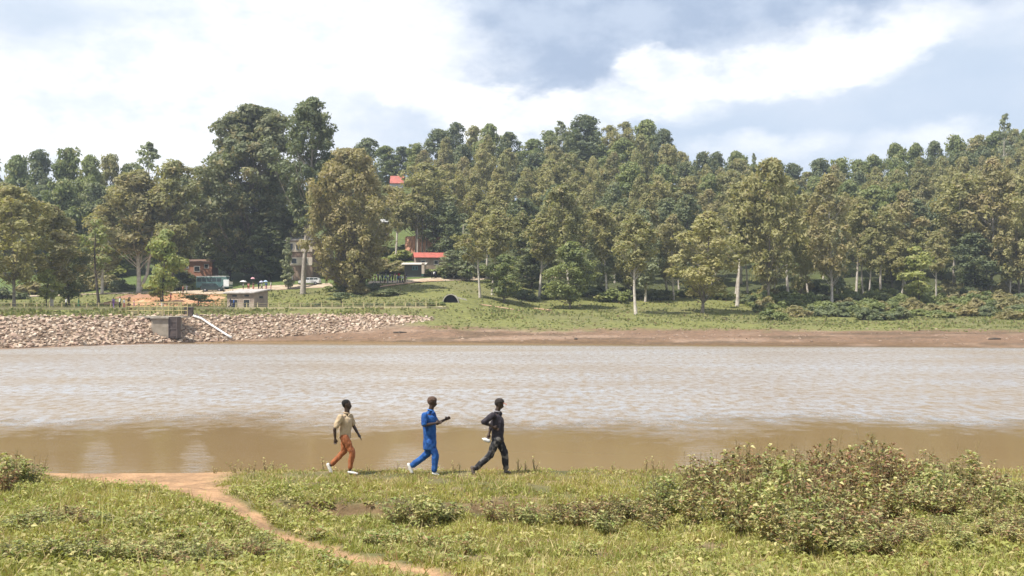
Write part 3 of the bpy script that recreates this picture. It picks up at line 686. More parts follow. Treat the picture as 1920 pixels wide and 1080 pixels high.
put('sparse', 1050, 322, 228, 46, 'thin wispy tree beside the dark rounded tree on the hilltop')
put('dark', 1090, 318, 220, 84, 'dark rounded tree on the hilltop against the white cloud')
put('sparse', 1412, 330, 288, 22, 'tiny bare spire of a tree in the dip of the skyline')
# --- the wooded hill: rows from the ridge down to the bank
SKX = [780, 800, 850, 885, 930, 960, 1000, 1035, 1125, 1160, 1210, 1245, 1280, 1340, 1390, 1415, 1455, 1510, 1550, 1590, 1625, 1655, 1690, 1735, 1785, 1830, 1870, 1960, 2060]
SKY = [268, 250, 228, 242, 233, 250, 262, 245, 245, 232, 226, 248, 284, 290, 283, 312, 302, 322, 296, 302, 296, 290, 263, 276, 252, 254, 246, 238, 236]
rows = [(334, 0, 50, ('green', 'dark', 'green', 'round'), 'skyline', 815),
        (312, 22, 50, ('green', 'round', 'slim', 'dark', 'brown'), 'upper slope', 800),
        (290, 50, 50, ('slim', 'green', 'round', 'brown', 'gold'), 'upper slope', 830),
        (268, 78, 50, ('slim', 'brown', 'round', 'slim', 'green', 'gold'), 'middle slope', 850),
        (248, 110, 52, ('slim', 'slim', 'brown', 'blue', 'round', 'dark'), 'middle slope', 880),
        (232, 140, 54, ('slim', 'slim', 'brown', 'slim', 'gold'), 'lower slope', 915),
        (219, 175, 58, ('slim', 'brown', 'slim', 'blue', 'dark'), 'lower slope', 990)]
LMK = [(840, 'above the red roof'), (905, 'above the tunnel mouth'), (985, 'above the low dark tree'), (1105, 'above the leaning tree'), (1160, 'left of the slender trunk'), (1230, 'above the slender trunk'),
       (1290, 'left of the golden tree'), (1350, 'above the golden tree'), (1410, 'right of the golden tree'), (1460, 'over the left thicket end'), (1540, 'over two whitish stems'), (1630, 'over the mid thicket'),
       (1690, 'right of the mid thicket'), (1760, 'above the bright small tree'), (1830, 'behind the whitish stem'), (9999, 'at the right edge')]
for Y, off, step, kinds, nm, x0 in rows:
    px = x0 + random.uniform(-10, 10)
    while px < 2180:
        s = np.interp(px, SKX, SKY); side = 'hill behind the tunnel mouth' if px < 1290 else 'slope on the right'
        tp = s + off * (1.0 if px < 1290 or px > 1650 else .78) + (random.uniform(-6, 14) if off else random.uniform(-2, 4))
        y_ = Y + random.uniform(-7, 7); g = at(px, y_); base = YH - (g.z - H) * F / y_
        tp = min(tp, base - 10 * F / y_); tp = max(tp, base - 25 * F / y_) if off else tp
        if off: tp = max(tp, s + 8)
        k = random.choice(kinds); w = {'slim': 46, 'brown': 54, 'gold': 56, 'blue': 46}.get(k, 72) * random.uniform(.88, 1.22) * 250 / Y
        vis = {'green': 'bushy green tree', 'round': 'rounded olive tree', 'dark': 'dark green tree', 'slim': 'slim olive eucalyptus', 'brown': 'brownish eucalyptus', 'gold': 'golden olive tree', 'blue': 'blue green eucalyptus'}[k]
        lm_ = [q for q in LMK if px < q[0]][0][1]
        put(k, px, y_, tp, w, '%s on the %s, %s' % (vis, nm, lm_), group='forest trees on the wooded hill')
        px += step * random.uniform(.82, 1.18) * 250 / Y * (1.0 if off else .95)
# --- bushes
n = 0
for px in range(1425, 2080, 21):
    for b_, hh in ((596, 2.6), (585, 3.2), (572, 3.6), (556, 3.8)):
        if b_ == 596 and px < 1560 and px % 2: continue
        p_ = px + random.uniform(-12, 12); bb = b_ + random.uniform(-6, 5) - (2 if px > 1750 else 0); g = hit(p_, bb)
        k = random.choice(('bushg', 'bushd', 'bushg', 'bushb', 'bushb' if px > 1650 else 'bushg'))
        rowname = {596: 'front', 585: 'second', 572: 'third', 556: 'back'}[b_]
        put(k, p_, g.y, w=random.uniform(36, 56), h=hh * random.uniform(.55, 1.05), label='%s bush in the %s row of the right hand thicket' % ({'bushg': 'green', 'bushd': 'dark green', 'bushb': 'brownish'}[k], rowname), cat='bush', group='bushes of the right hand thicket')
for px, b_, hh, w, k in [(1150, 566, 3, 60, 'bushg'), (1175, 560, 3, 50, 'bushg'), (1235, 560, 2.4, 50, 'bushd'), (985, 562, 2.4, 44, 'bushd'), (1040, 560, 2.6, 46, 'bushd'), (1110, 556, 3, 60, 'bushd'), (1290, 556, 2.5, 50, 'bushg'), (1350, 562, 2.2, 44, 'bushg'), (1400, 570, 2.4, 40, 'bushd')]:
    put(k, px, 0, w=w, h=hh, base=b_, label='bush growing between the tree stems on the grassy right bank', cat='bush', group='bushes between stems on the right bank')
for px, b_, hh, w, k in [(640, 546, 3, 46, 'bushg'), (672, 552, 2.4, 40, 'bushb'), (716, 512, 3.4, 60, 'bushb'), (700, 500, 3, 60, 'bushl'), (742, 512, 3, 60, 'bushb'), (760, 488, 3, 60, 'bushl'), (722, 480, 3, 60, 'bushl'), (820, 516, 2.6, 50, 'bushg'), (850, 520, 3, 50, 'bushd'), (905, 520, 3, 50, 'bushg'), (690, 545, 2.2, 50, 'bushd'), (600, 500, 3, 46, 'bushl'), (625, 520, 3, 46, 'bushb'), (770, 470, 2, 44, 'bushd')]:
    put(k, px, 0, w=w, h=hh, base=b_, label='shrub on the slope around the red roofed house', cat='bush', group='shrubs around the red roofed house')
for px, b_, hh, w, k in [(60, 552, 3, 50, 'bushb'), (95, 550, 4, 60, 'bushd'), (120, 548, 3.6, 60, 'bushb'), (150, 546, 3.2, 50, 'bushb'), (175, 540, 4, 70, 'bushb'), (205, 542, 3.4, 50, 'bushb'), (190, 520, 4, 70, 'bushl'), (228, 544, 3, 40, 'bushd'), (340, 545, 3, 40, 'bushd'), (350, 520, 3.4, 50, 'bushl'), (372, 512, 3, 50, 'bushg'), (15, 560, 3, 60, 'bushd'), (330, 530, 4, 60, 'bushd')]:
    put(k, px, 0, w=w, h=hh, base=b_, label='roadside bush under the trees on the left', cat='bush', group='roadside bushes on the left')
for px in range(560, 830, 19):
    q = crest(px, 1.0); put(random.choice(('bushg', 'bushd')), px, q.y + 2.2, w=18, h=.9, label='low clipped bush right behind the yellow fence', cat='bush', group='low bushes behind the yellow fence')
put('bushd', 730, 0, w=52, h=1.5, base=553, label='dark low shrub on the bank left of the tunnel mouth', cat='bush')
for lst in PROTO.values():                          # any kind that was never used
    for r_, _, _ in lst:
        if r_.name not in USED:
            for ch in list(r_.children): bpy.data.objects.remove(ch)
            bpy.data.objects.remove(r_)
# ------------------------------------------------------------------ things on the far bank
def local(px, Y): return at(px, Y)
def gable_house(label, px, Y, w, d, hw, rise, wallm, roofm, rz=0, wins=(), doors=(), over=.4, base=0.0, cat='house', frame=None, side_wins=(), storeys=None, name='house'):
    """front faces the lake (-y). wins/doors: (x centre, z centre, width, height) on the front wall, side_wins on the +x wall"""
    r = empty(name, at(px, Y, base), rz); tag(r, label, cat)
    MB().box((0, 0, hw / 2 - 1.2), (w, d, hw + 2.4)).prism([(-d / 2, hw), (d / 2, hw), (0, hw + rise)], 'x', -w / 2, w / 2).build('wall', wallm, r)
    m_ = MB(); s = math.hypot(d / 2 + over, rise * (1 + 2 * over / d)); e = rise * 2 * over / d
    for sg in (-1, 1):
        a = [(sg * (d / 2 + over), hw - e + .02), (0, hw + rise + .02), (0, hw + rise + .14), (sg * (d / 2 + over), hw - e + .14)]
        m_.prism(a, 'x', -w / 2 - over, w / 2 + over)
    m_.build('roof', roofm, r)
    D_ = mat('window_dark', (.03, .035, .04), .3); FR = frame or mat('frame_white', (.62, .58, .52), .7)
    for nm, lst in (('window', wins), ('door', doors)):
        for x, z, ww, hh in lst:
            f_ = MB().box((x - ww / 2, -d / 2 - .02, z), (.12, .10, hh)).box((x + ww / 2, -d / 2 - .02, z), (.12, .10, hh)).box((x, -d / 2 - .02, z + hh / 2), (ww + .24, .10, .12)).box((x, -d / 2 - .02, z - hh / 2), (ww + .24, .14, .12)).build(nm, FR, r)
            MB().box((x, -d / 2 - .012, z), (ww - .12, .06, hh - .12)).build('pane' if nm == 'window' else 'panel', D_, f_)
    for y, z, ww, hh in side_wins:
        f_ = MB().box((w / 2 + .02, y, z), (.10, ww + .2, hh + .2)).build('window', FR, r); MB().box((w / 2 + .06, y, z), (.08, ww, hh)).build('pane', D_, f_)
    return r
M_BRICK = mat('orange_plaster_wall', (.46, .22, .14), .9, (.36, .17, .11), .8, .3)
M_CREAM = mat('cream_wall', (.60, .52, .42), .9, (.48, .40, .32), .8, .3)
M_TAN = mat('tan_wall', (.40, .30, .23), .9, (.28, .21, .16), .8, .3)
M_BRWN = mat('brown_wall', (.27, .19, .14), .9, (.19, .13, .10), .8, .3)
M_TIN = mat('tin_roof_pale', (.62, .58, .55), .45, (.48, .42, .38), 1.2, .2, metal=.2)
M_RED = mat('tin_roof_red', (.50, .13, .095), .55, (.36, .11, .08), 1.0, .2)
M_RUST = mat('tin_roof_rust', (.24, .15, .11), .6, (.16, .10, .08), 1.2, .2)
M_WHITE = mat('white_paint', (.78, .77, .75), .5, (.66, .65, .63), 2)
M_TEAL = mat('teal_door_paint', (.12, .34, .36), .6)
# pump hut beside the dam: pale lean roof, two doors and vents on the long side
hp = hit(470, 576.5); r = empty('hut', at(464, hp.y + 1.2, -.1), R(-24)); tag(r, 'small brown block hut with pale tin roof standing behind the yellow fence', 'hut')
W_, D_, HH = 5.6, 3.6, 2.45
M_BLOCK = mat('hut_blockwork', (.33, .26, .21), .9, (.25, .19, .155), 1.5, .4)
MB().prism([(-D_ / 2, -.6), (D_ / 2, -.6), (D_ / 2, HH + .5), (-D_ / 2, HH)], 'x', -W_ / 2, W_ / 2).build('wall', M_BLOCK, r)
MB().prism([(-D_ / 2 - .45, HH - .08), (-D_ / 2 - .45, HH + .10), (D_ / 2 + .35, HH + .74), (D_ / 2 + .35, HH + .56)], 'x', -W_ / 2 - .45, W_ / 2 + .4).build('roof', M_TIN, r)
for x in (-1.2, 1.3):
    f_ = MB().box((x - .62, -D_ / 2 - .03, .55), (.1, .1, 1.5)).box((x + .62, -D_ / 2 - .03, .55), (.1, .1, 1.5)).box((x, -D_ / 2 - .03, 1.34), (1.34, .1, .1)).build('door', mat('hut_frame', (.50, .42, .34), .8), r)
    MB().box((x, -D_ / 2 - .01, .5), (1.14, .06, 1.5)).build('panel', mat('window_dark', (.03, .035, .04), .3), f_)
    MB().box((x, -D_ / 2 - .02, 1.98), (.9, .06, .28)).build('vent', mat('window_dark', (0, 0, 0)), r)
MB().box((W_ / 2 + .02, 0, 1.75), (.06, .9, .35)).build('vent', MATS['window_dark'], r)
for x in (-2.2, .05, 2.3): MB().box((x, -D_ / 2 - .04, .4), (1.0, .08, .85)).build('panel', mat('hut_lower_panel', (.46, .38, .31), .9, (.38, .30, .24), 2), r)

gable_house('long orange plastered house half hidden by trunks left above the bus', 374, 238, 7.4, 5, 2.6, .5, M_BRICK, M_RUST, wins=[(-2.2, 1.5, .9, .9), (.2, .9, 1.3, 1.2), (2.4, 1.5, .9, .9)], base=1.4)
# two storey house behind the tall pale trunk
gh = gable_house('two storey brown house with cream window bands behind the tall bare trunk', 570, 232, 6.0, 6, 7.6, .7, M_BRWN, M_TIN, wins=[(-1.9, 6.1, .9, 1.5), (-.3, 6.1, .9, 1.5), (1.3, 6.1, .9, 1.5), (-1.2, 2.9, 1.3, 1.2), (1.3, 2.9, 1.3, 1.2)], base=1.0, rz=R(-8))
MB().box((0, -3.08, 6.1), (6.1, .12, 2.3)).build('wall_band', M_CREAM, gh); MB().box((0, -3.07, 2.8), (6.1, .10, 1.8)).build('wall_band', M_CREAM, gh)
for ch in gh.children:
    if ch.name.startswith('window'): ch.location.y -= .14
gable_house('upper pale brown house with small square windows behind the bare trunk', 566, 262, 5.6, 5, 4.2, .6, M_TAN, M_TIN, wins=[(-1.6, 2.6, .8, 1.1), (0, 2.6, .8, 1.1), (1.6, 2.6, .8, 1.1)], base=4.0)
gable_house('low cream building right of the bare trunk on the green slope', 598, 252, 6.6, 4, 2.3, .5, M_CREAM, M_CREAM, wins=[(1.8, 1.4, .7, .8)], base=3.3)
rh = gable_house('tan house with bright red tin roof above the crowd on the road', 806, 236, 7.0, 5.2, 2.5, 1.1, M_TAN, M_RED, wins=[(-1.8, 1.3, .9, .9), (1.2, 1.3, .9, .9)], base=.3, rz=R(10))
# white-fronted kiosk beside it
k = empty('kiosk', at(778, 228, .2)); tag(k, 'small kiosk with whitish awning and teal door left of the red roofed house', 'kiosk')
MB().box((0, 0, .8), (4.4, 3, 3.2)).build('wall', mat('kiosk_dark', (.10, .10, .10), .8), k)
MB().prism([(-2.3, 2.2), (-2.3, 2.34), (1.9, 2.9), (1.9, 2.76)], 'x', -2.9, 2.7).build('awning', mat('awning_cream', (.66, .60, .52), .8), k)
MB().box((1.9, -1.53, 1.0), (.5, .08, 2.3)).build('door', M_TEAL, k)
for x in (-.2, .5): f_ = MB().box((x, -1.53, 1.5), (.5, .06, .9)).build('window', M_TEAL, k); MB().box((x, -1.57, 1.5), (.3, .04, .7)).build('pane', MATS['window_dark'], f_)
MB().box((2.0, -.6, 1.4), (.6, 3.4, 2.4)).build('pillar', M_CREAM, k)
# cut earth wall with trunks
er = MB(); rr = random.Random(5); g0 = at(795, 250); vs = []; nn = 26
for j in range(7):
    for i in range(nn):
        x = (i / (nn - 1) - .5) * 9.4; z = j / 6 * 5.2 * (1 - .12 * abs(i / (nn - 1) * 2 - 1)) - .8; vs.append((x, .5 * j / 6 + .5 * n2(x * 3, j, .6, 3) + .25 * rr.random(), z))
er.add(vs, [(j * nn + i, j * nn + i + 1, (j + 1) * nn + i + 1, (j + 1) * nn + i) for j in range(6) for i in range(nn - 1)])
top = len(vs); er.add([((i / (nn - 1) - .5) * 9.4, 4.5, 4.3) for i in range(nn)], []); er.f += [[6 * nn + i, 6 * nn + i + 1, top + i + 1, top + i] for i in range(nn - 1)]
o = er.build('earth_cutting', mat('reddish_cut_earth', (.66, .37, .25), .95, (.54, .28, .18), .7, .6, 3)); o.location = g0 + Vector((0, 0, 1.6)); tag(o, 'reddish vertical earth cutting striped by dark trunks above the red roof', 'earth bank')
for px, lb in ((779, 'leftmost dark trunk'), (791, 'second dark trunk'), (799, 'third dark trunk'), (812, 'rightmost dark trunk')):
    put_ = at(px, 246); o = MB().tube([(0, 0, -.5), (.05, 0, 2.5), (.15, 0, 6), (.1, 0, 11)], [.26, .22, .18, .08], 7).build('tree_trunk', B_DARK, None, True); o.location = put_; tag(o, lb + ' standing in front of the reddish earth cutting', 'tree trunk')
gable_house('tiny red roofed white house high on the hill among trees', 745, 322, 3.6, 3, 3.8, 2.0, M_WHITE, M_RED, wins=[(0, 2.2, .8, .8)], base=.4)
gable_house('small house whose white tin roof glints through the broad olive crown', 712, 262, 4.6, 3.4, 2.2, .7, M_TAN, M_WHITE, wins=[(0, 1.2, .7, .8)], base=6.0)
gable_house('small pale house glimpsed between trees left of the orange house', 352, 262, 3.2, 3, 3.6, .5, M_CREAM, M_TIN, wins=[(-.8, 2, .7, 1.2), (.8, 2, .7, 1.2)], base=3.4)
gable_house('ochre hut half hidden between stems high on the right slope', 1752, 262, 3.4, 3, 2.0, .6, mat('ochre_wall', (.50, .27, .12), .9, (.38, .2, .1), 1), M_RUST, wins=[(0, 1.1, .6, .7)], base=2.5)

# round tunnel mouth in the grass bank
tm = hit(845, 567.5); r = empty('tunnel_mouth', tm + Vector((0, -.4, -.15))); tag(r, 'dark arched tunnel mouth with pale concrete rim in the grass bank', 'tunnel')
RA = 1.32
def arch(r_, n=14, lo=-.3): return [(math.cos(math.pi * i / n) * r_, math.sin(math.pi * i / n) * r_ * 1.15) for i in range(n + 1)]
M_CONC = mat('pale_concrete', (.50, .46, .38), .85, (.36, .32, .26), 1.5, .4)
ring = MB(); o_, i_ = arch(RA + .15), arch(RA); n = len(o_); vs = []
for y in (0, 3.6):
    vs += [(a, y, b) for a, b in o_] + [(a, y, b) for a, b in i_]
fs = []
for i in range(n - 1): fs += [(i, i + 1, n + i + 1, n + i), (2 * n + i, 3 * n + i, 3 * n + i + 1, 2 * n + i + 1), (n + i, n + i + 1, 3 * n + i + 1, 3 * n + i), (i, 2 * n + i, 2 * n + i + 1, i + 1)]
ring.add(vs, fs).build('rim', M_CONC, r)
MB().prism([(a, b) for a, b in arch(RA)] , 'y', .30, .5).build('shade_panel', mat('tunnel_shade', (.006, .007, .012), 1.0), r)  # black panel just inside the arch, painted for the tunnel's unlit depth
MB().box((0, 1.2, -.1), (RA * 2 + .5, 2.6, .2)).build('sill', M_CONC, r)
MB().prism([(RA + .1, .9), (RA + .1, 1.15), (RA + 1.6, .75), (RA + 1.6, .5)], 'y', -.05, .4).build('wing_wall', M_CONC, r)

# intake of the dam: concrete box with dark gate, railed walkway above
ip = far_profile(312); gy = ip[2, 0] + 1.5
r = empty('water_intake', Vector((wx(310, gy), gy, 1.2))); tag(r, 'concrete water intake block with dark steel gate set in the stone slope', 'intake')
sc_ = gy / F
MB().box((-.75, 3.0, .85), (2.3, 6.0, 2.7)).build('wall', mat('intake_concrete', (.38, .33, .26), .9, (.27, .23, .18), 1.2, .4), r)
MB().box((-.75, 2.9, 2.30), (2.5, 6.3, .24)).build('slab', M_CONC, r)
MB().box((1.0, .9, .95), (1.15, 1.6, 2.9)).build('gate', mat('gate_dark_steel', (.07, .055, .05), .6, (.12, .09, .08), 2), r)
for z in (-.2, .75, 1.7): MB().box((1.0, .07, z), (1.3, .07, .10)).build('gate_rib', mat('gate_rib_steel', (.15, .12, .11), .6), r)
for x in (-.62, .62): MB().box((1.0 + x * .9, .04, .95), (.09, .08, 2.9)).build('gate_rib', MATS['gate_rib_steel'], r)
r2 = empty('walkway_railing', Vector((wx(292, gy + 6), gy + 5.2, 3.95))); tag(r2, 'yellowish steel railing round the walkway above the intake', 'railing')
M_YR = mat('railing_yellow', (.60, .50, .22), .6, (.46, .38, .2), 3)
for x in (-3.4, -1.7, 0, 1.7, 3.2, 4.4):
    for y in (-1.4, 1.2): MB().tube([(x, y, -.4), (x, y, 1.75)], .055, 6).build('post', M_YR, r2)
for y in (-1.4, 1.2):
    for z in (.55, 1.1, 1.7): MB().tube([(-3.4, y + .07, z), (4.4, y + .07, z)], .04, 6).build('rail', M_YR, r2)
for x in (-2.6, 1.0): MB().box((x, -.1, .25), (.35, 2.4, .5)).build('foot_block', mat('yellow_block', (.66, .56, .32), .8), r2)
MB().box((.5, -.1, -.35), (8.4, 3.0, .25)).build('deck', M_CONC, r2)
bx = far_profile(353); by = bx[3, 0]; r = empty('valve_box', Vector((wx(355, by), by, gz(wx(355, by), by) - .2))); tag(r, 'dark open steel valve box at the top of the stone slope', 'valve box')
MB().box((0, 0, .6), (1.0, .9, 1.5)).build('casing', MATS['gate_dark_steel'], r); MB().box((0, 0, 1.4), (1.2, 1.1, .12)).build('lid', mat('lid_steel', (.2, .17, .16), .6), r)
for x in (-1.5, -1.1, -.75): MB().tube([(x, 0, -.1), (x, 0, 1.35)], .06, 6).build('post', mat('post_brown', (.16, .12, .1), .8), r)
# white discharge pipe lying down the slope
pp = []
for px, t in ((362, .86), (378, .74), (395, .50), (412, .28), (424, .12), (434, -.02)):
    p = far_profile(px); Y = p[2, 0] * (1 - t) + p[3, 0] * t; pp.append(Vector((wx(px, Y), Y, gz(wx(px, Y), Y) + .42)))
o = MB().tube([p - pp[0] for p in pp], .16, 10).build('water_pipe', M_WHITE, None, True); o.location = pp[0]; tag(o, 'white pipe running down the stone slope into the lake', 'pipe')

# orange soil heaps
def heap(px, py, w, d, h, seed, lab, m_):
    g = hit(px, py); V = []; n = 30; k = 14
    for j in range(k + 1):
        for i in range(n + 1):
            u, v = i / n * 2 - 1, j / k * 2 - 1; e = max(0, 1 - u * u) * max(0, 1 - v * v)
            z = h * e ** .6 * (.7 + .5 * n2(u * w, v * d, .35, seed)) + .25 * n2(u * w, v * d, 1.2, seed + 1) * e; x, y = g.x + u * w / 2, g.y + v * d / 2
            V.append((x - g.x, y - g.y, gz(x, y) - g.z + z - .12 + .0))
    I = np.arange((n + 1) * (k + 1)).reshape(k + 1, n + 1); Fq = np.stack([I[:-1, :-1], I[:-1, 1:], I[1:, 1:], I[1:, :-1]], -1).reshape(-1, 4)
    o = obj('soil_heap', np_mesh('soil_heap', V, Fq, True), m_); o.location = g; return tag(o, lab, 'soil heap')
M_SO = mat('orange_soil', (.60, .37, .22), .95, (.48, .24, .13), .35, .7, 2)
M_SB = mat('brown_soil', (.26, .14, .09), .95, (.36, .2, .12), .35, .7, 2)
heap(285, 571, 9, 5, 1.1, 1, 'long pale orange soil heap left of the small light green tree', M_SO)
heap(345, 569, 9.5, 5, 1.0, 2, 'broad pale orange soil heap between the saplings near the hut', M_SO)
heap(262, 557, 10, 4, .8, 3, 'dark brown soil ridge behind the orange heaps on the left', M_SB)
heap(212, 572, 5.5, 3, .8, 4, 'reddish brown soil heap at the left end of the diggings', M_SB)
heap(395, 559, 6, 4, .5, 5, 'thin orange soil heap just below the parked bus', M_SO)
# logs and stones on the mud
for px, py, L, lb in ((750, 625, 2.0, 'dark driftwood log lying on the mud near the stone slope'), (1080, 637, .5, 'small dark stump of wood at the muddy water edge'), (1865, 637, 1.6, 'dark driftwood on the mud near the right edge')):
    g = hit(px, py); o = MB().tube([(-L / 2, 0, .08), (0, .05, .12), (L / 2, 0, .08)], [.10, .15, .07], 7).build('driftwood', B_DARK, None, True); o.location = g; tag(o, lb, 'log')

# ------------------------------------------------------------------ vehicles
RUB = mat('tyre_rubber', (.03, .03, .03), .8); GLS = mat('vehicle_glass', (.03, .045, .05), .12, (.03, .045, .05), 1, spec=.6)
def vehicle(name, label, cat, pos, rz, L, Wd, low, roofp, belt, paint, wheels, wr, win, paint2=None, topm=None):
    """low: lower-body side profile, roofp: cabin profile (x,z); win: list of side-window quads (x0,x1,z0,z1)"""
    r = empty(name, pos, rz); tag(r, label, cat)
    MB().prism(low, 'y', -Wd / 2, Wd / 2).build('body', paint, r, bevel=.07)
    MB().prism(roofp, 'y', -Wd / 2 + .08, Wd / 2 - .08).build('cabin', paint2 or paint, r, bevel=.06)
    if topm: zt = max(z for _, z in roofp); xs_ = [x for x, z in roofp if z > zt - .05]; MB().box(((min(xs_) + max(xs_)) / 2, 0, zt + .02), (max(xs_) - min(xs_) + .1, Wd - .1, .12)).build('roof', topm, r, bevel=.04)
    for sg in (-1, 1):
        for x0, x1, z0, z1 in win: MB().box(((x0 + x1) / 2, sg * (Wd / 2 - .075), (z0 + z1) / 2), (x1 - x0, .03, z1 - z0)).build('window', GLS, r)
        for x in wheels:
            w_ = MB().tube([(x, sg * (Wd / 2 - .22), wr), (x, sg * (Wd / 2 + .01), wr)], wr, 16).build('wheel', RUB, r); MB().tube([(x, sg * (Wd / 2), wr), (x, sg * (Wd / 2 + .025), wr)], wr * .55, 12).build('rim', mat('rim_steel', (.5, .5, .5), .4, metal=.6), w_)
    xm = max(x for x, z in low); zf = belt - .28
    for sg in (-1, 1):
        MB().box((xm + .005, sg * (Wd / 2 - .3), zf), (.05, .32, .16)).build('headlight', mat('lamp_glass', (.7, .7, .65), .2), r)
        MB().box((min(x for x, z in low) - .005, sg * (Wd / 2 - .2), zf), (.05, .16, .3)).build('tail_light', mat('lamp_red', (.4, .03, .02), .3), r)
    MB().box((xm + .02, 0, wr * .9), (.08, Wd * .9, .16)).build('bumper', mat('bumper_dark', (.08, .08, .08), .6), r)
    # windscreen and rear window lie on the sloping ends of the cabin
    (xa, za), (xb, zb_) = win[0][4:] if len(win[0]) > 4 else ((roofp[-1]), (roofp[-2]))
    return r
g = hit(402, 546); g = at(402, g.y + 3)
busb = mat('bus_paint_white', (.80, .80, .78), .3, (.72, .72, .70), 1)
bus = vehicle('bus', 'white and teal minibus with white roof parked under the tall dark tree', 'bus', g, R(-6), 7.4, 2.2,
    [(-3.7, .35), (3.6, .35), (3.7, .8), (3.62, 1.5), (-3.7, 1.5)], [(-3.7, 1.45), (-3.6, 2.75), (3.0, 2.75), (3.58, 1.45)], 1.5, mat('bus_paint_teal', (.10, .18, .175), .35, (.07, .13, .13), 1), (-2.3, 2.4), .42,
    [(-3.4 + 1.1 * i, -2.45 + 1.1 * i, 1.62, 2.45) for i in range(5)], paint2=mat('bus_paint_green', (.14, .23, .21), .3), topm=busb)
MB().box((3.05, 0, 1.3), (1.25, 2.24, 1.5)).build('front_panel', busb, bus, bevel=.05); MB().box((3.5, 0, 2.02), (.42, 1.9, .8)).build('windscreen', GLS, bus, bevel=.04)
g2 = at(399, g.y - 4.2)
vehicle('parked_car', 'dark grey green off-road car parked in front of the minibus', 'car', g2, R(8), 4.6, 1.85,
    [(-2.3, .35), (2.25, .35), (2.3, .85), (1.3, 1.08), (-2.3, 1.08)], [(-2.25, 1.05), (-2.1, 1.75), (.5, 1.75), (1.25, 1.05)], 1.05, mat('car_paint_dark', (.05, .075, .075), .35), (-1.45, 1.45), .36,
    [(-2.0, -1.15, 1.16, 1.62), (-1.05, -.25, 1.16, 1.62), (-.15, .55, 1.16, 1.6)])
g = hit(582, 534); vehicle('parked_car', 'white estate car parked on the road right of the tall bare trunk', 'car', at(581, g.y), R(176), 4.7, 1.8,
    [(-2.35, .32), (2.3, .32), (2.38, .78), (1.35, 1.0), (-2.35, 1.05)], [(-2.3, 1.0), (-1.95, 1.52), (.35, 1.55), (1.4, .98)], 1.0, mat('car_paint_white', (.82, .82, .82), .3), (-1.45, 1.45), .33,
    [(-1.9, -1.1, 1.08, 1.42), (-1.0, -.2, 1.08, 1.45), (-.1, .65, 1.08, 1.42)])
g = hit(548, 536); r = empty('signpost', g); tag(r, 'thin pale grey post with small box on top left of the bare trunk', 'post')
MB().tube([(0, 0, -.3), (0, 0, 3.2)], .07, 8).build('pole', mat('pole_grey', (.5, .5, .48), .6), r); MB().box((0, 0, 3.35), (.3, .25, .5)).build('box', mat('pole_grey', (.5, .5, .5)), r)

# ------------------------------------------------------------------ people
def ell_verts(c, r, n=10):
    out = []
    for j in range(1, n // 2):
        ph = math.pi * j / (n // 2)
        for i in range(n): a = 2 * math.pi * i / n; out.append(Vector((c[0] + r[0] * math.sin(ph) * math.cos(a), c[1] + r[1] * math.sin(ph) * math.sin(a), c[2] + r[2] * math.cos(ph))))
    return out + [Vector((c[0], c[1], c[2] + r[2])), Vector((c[0], c[1], c[2] - r[2]))]
def fuse(name, parts, vox, sm=4, wrinkle=0, col=None, n=12):
    """tapered limbs given as pairs of ellipsoids are hulled, fused into one continuous surface and smoothed"""
    bm = bmesh.new()
    for pr in parts:
        b2 = bmesh.new()
        for c, r in pr:
            if not hasattr(r, '__len__'): r = (r, r, r)
            for v in ell_verts(c, r, n): b2.verts.new(v)
        bmesh.ops.convex_hull(b2, input=b2.verts)
        bmesh.ops.delete(b2, geom=[v for v in b2.verts if not v.link_faces], context='VERTS')
        me = bpy.data.meshes.new('t'); b2.to_mesh(me); b2.free(); bm.from_mesh(me); bpy.data.meshes.remove(me)
    me = bpy.data.meshes.new('t'); bm.to_mesh(me); bm.free()
    o = bpy.data.objects.new('t', me); COL.objects.link(o)
    m_ = o.modifiers.new('r', 'REMESH'); m_.mode = 'VOXEL'; m_.voxel_size = vox
    if sm: s_ = o.modifiers.new('s', 'SMOOTH'); s_.factor = .5; s_.iterations = sm
    bpy.context.view_layer.update()
    out = bpy.data.meshes.new_from_object(o.evaluated_get(bpy.context.evaluated_depsgraph_get())); out.name = name
    bpy.data.objects.remove(o); bpy.data.meshes.remove(me)
    if wrinkle:
        for v in out.vertices:
            d = mnoise.noise(v.co * 9) * .6 + mnoise.noise(Vector((v.co.x * 26, v.co.y * 26, v.co.z * 12))) * .5
            v.co += v.normal * d * wrinkle
    out.polygons.foreach_set('use_smooth', [True] * len(out.polygons)); return out
def sub(name, me, m_, parent): return obj(name, me, m_, parent)
SKIN = mat('skin_dark_brown', (.060, .034, .022), .5, (.045, .026, .018), 20, spec=.4)
HAIR = mat('hair_black', (.012, .010, .009), .9)
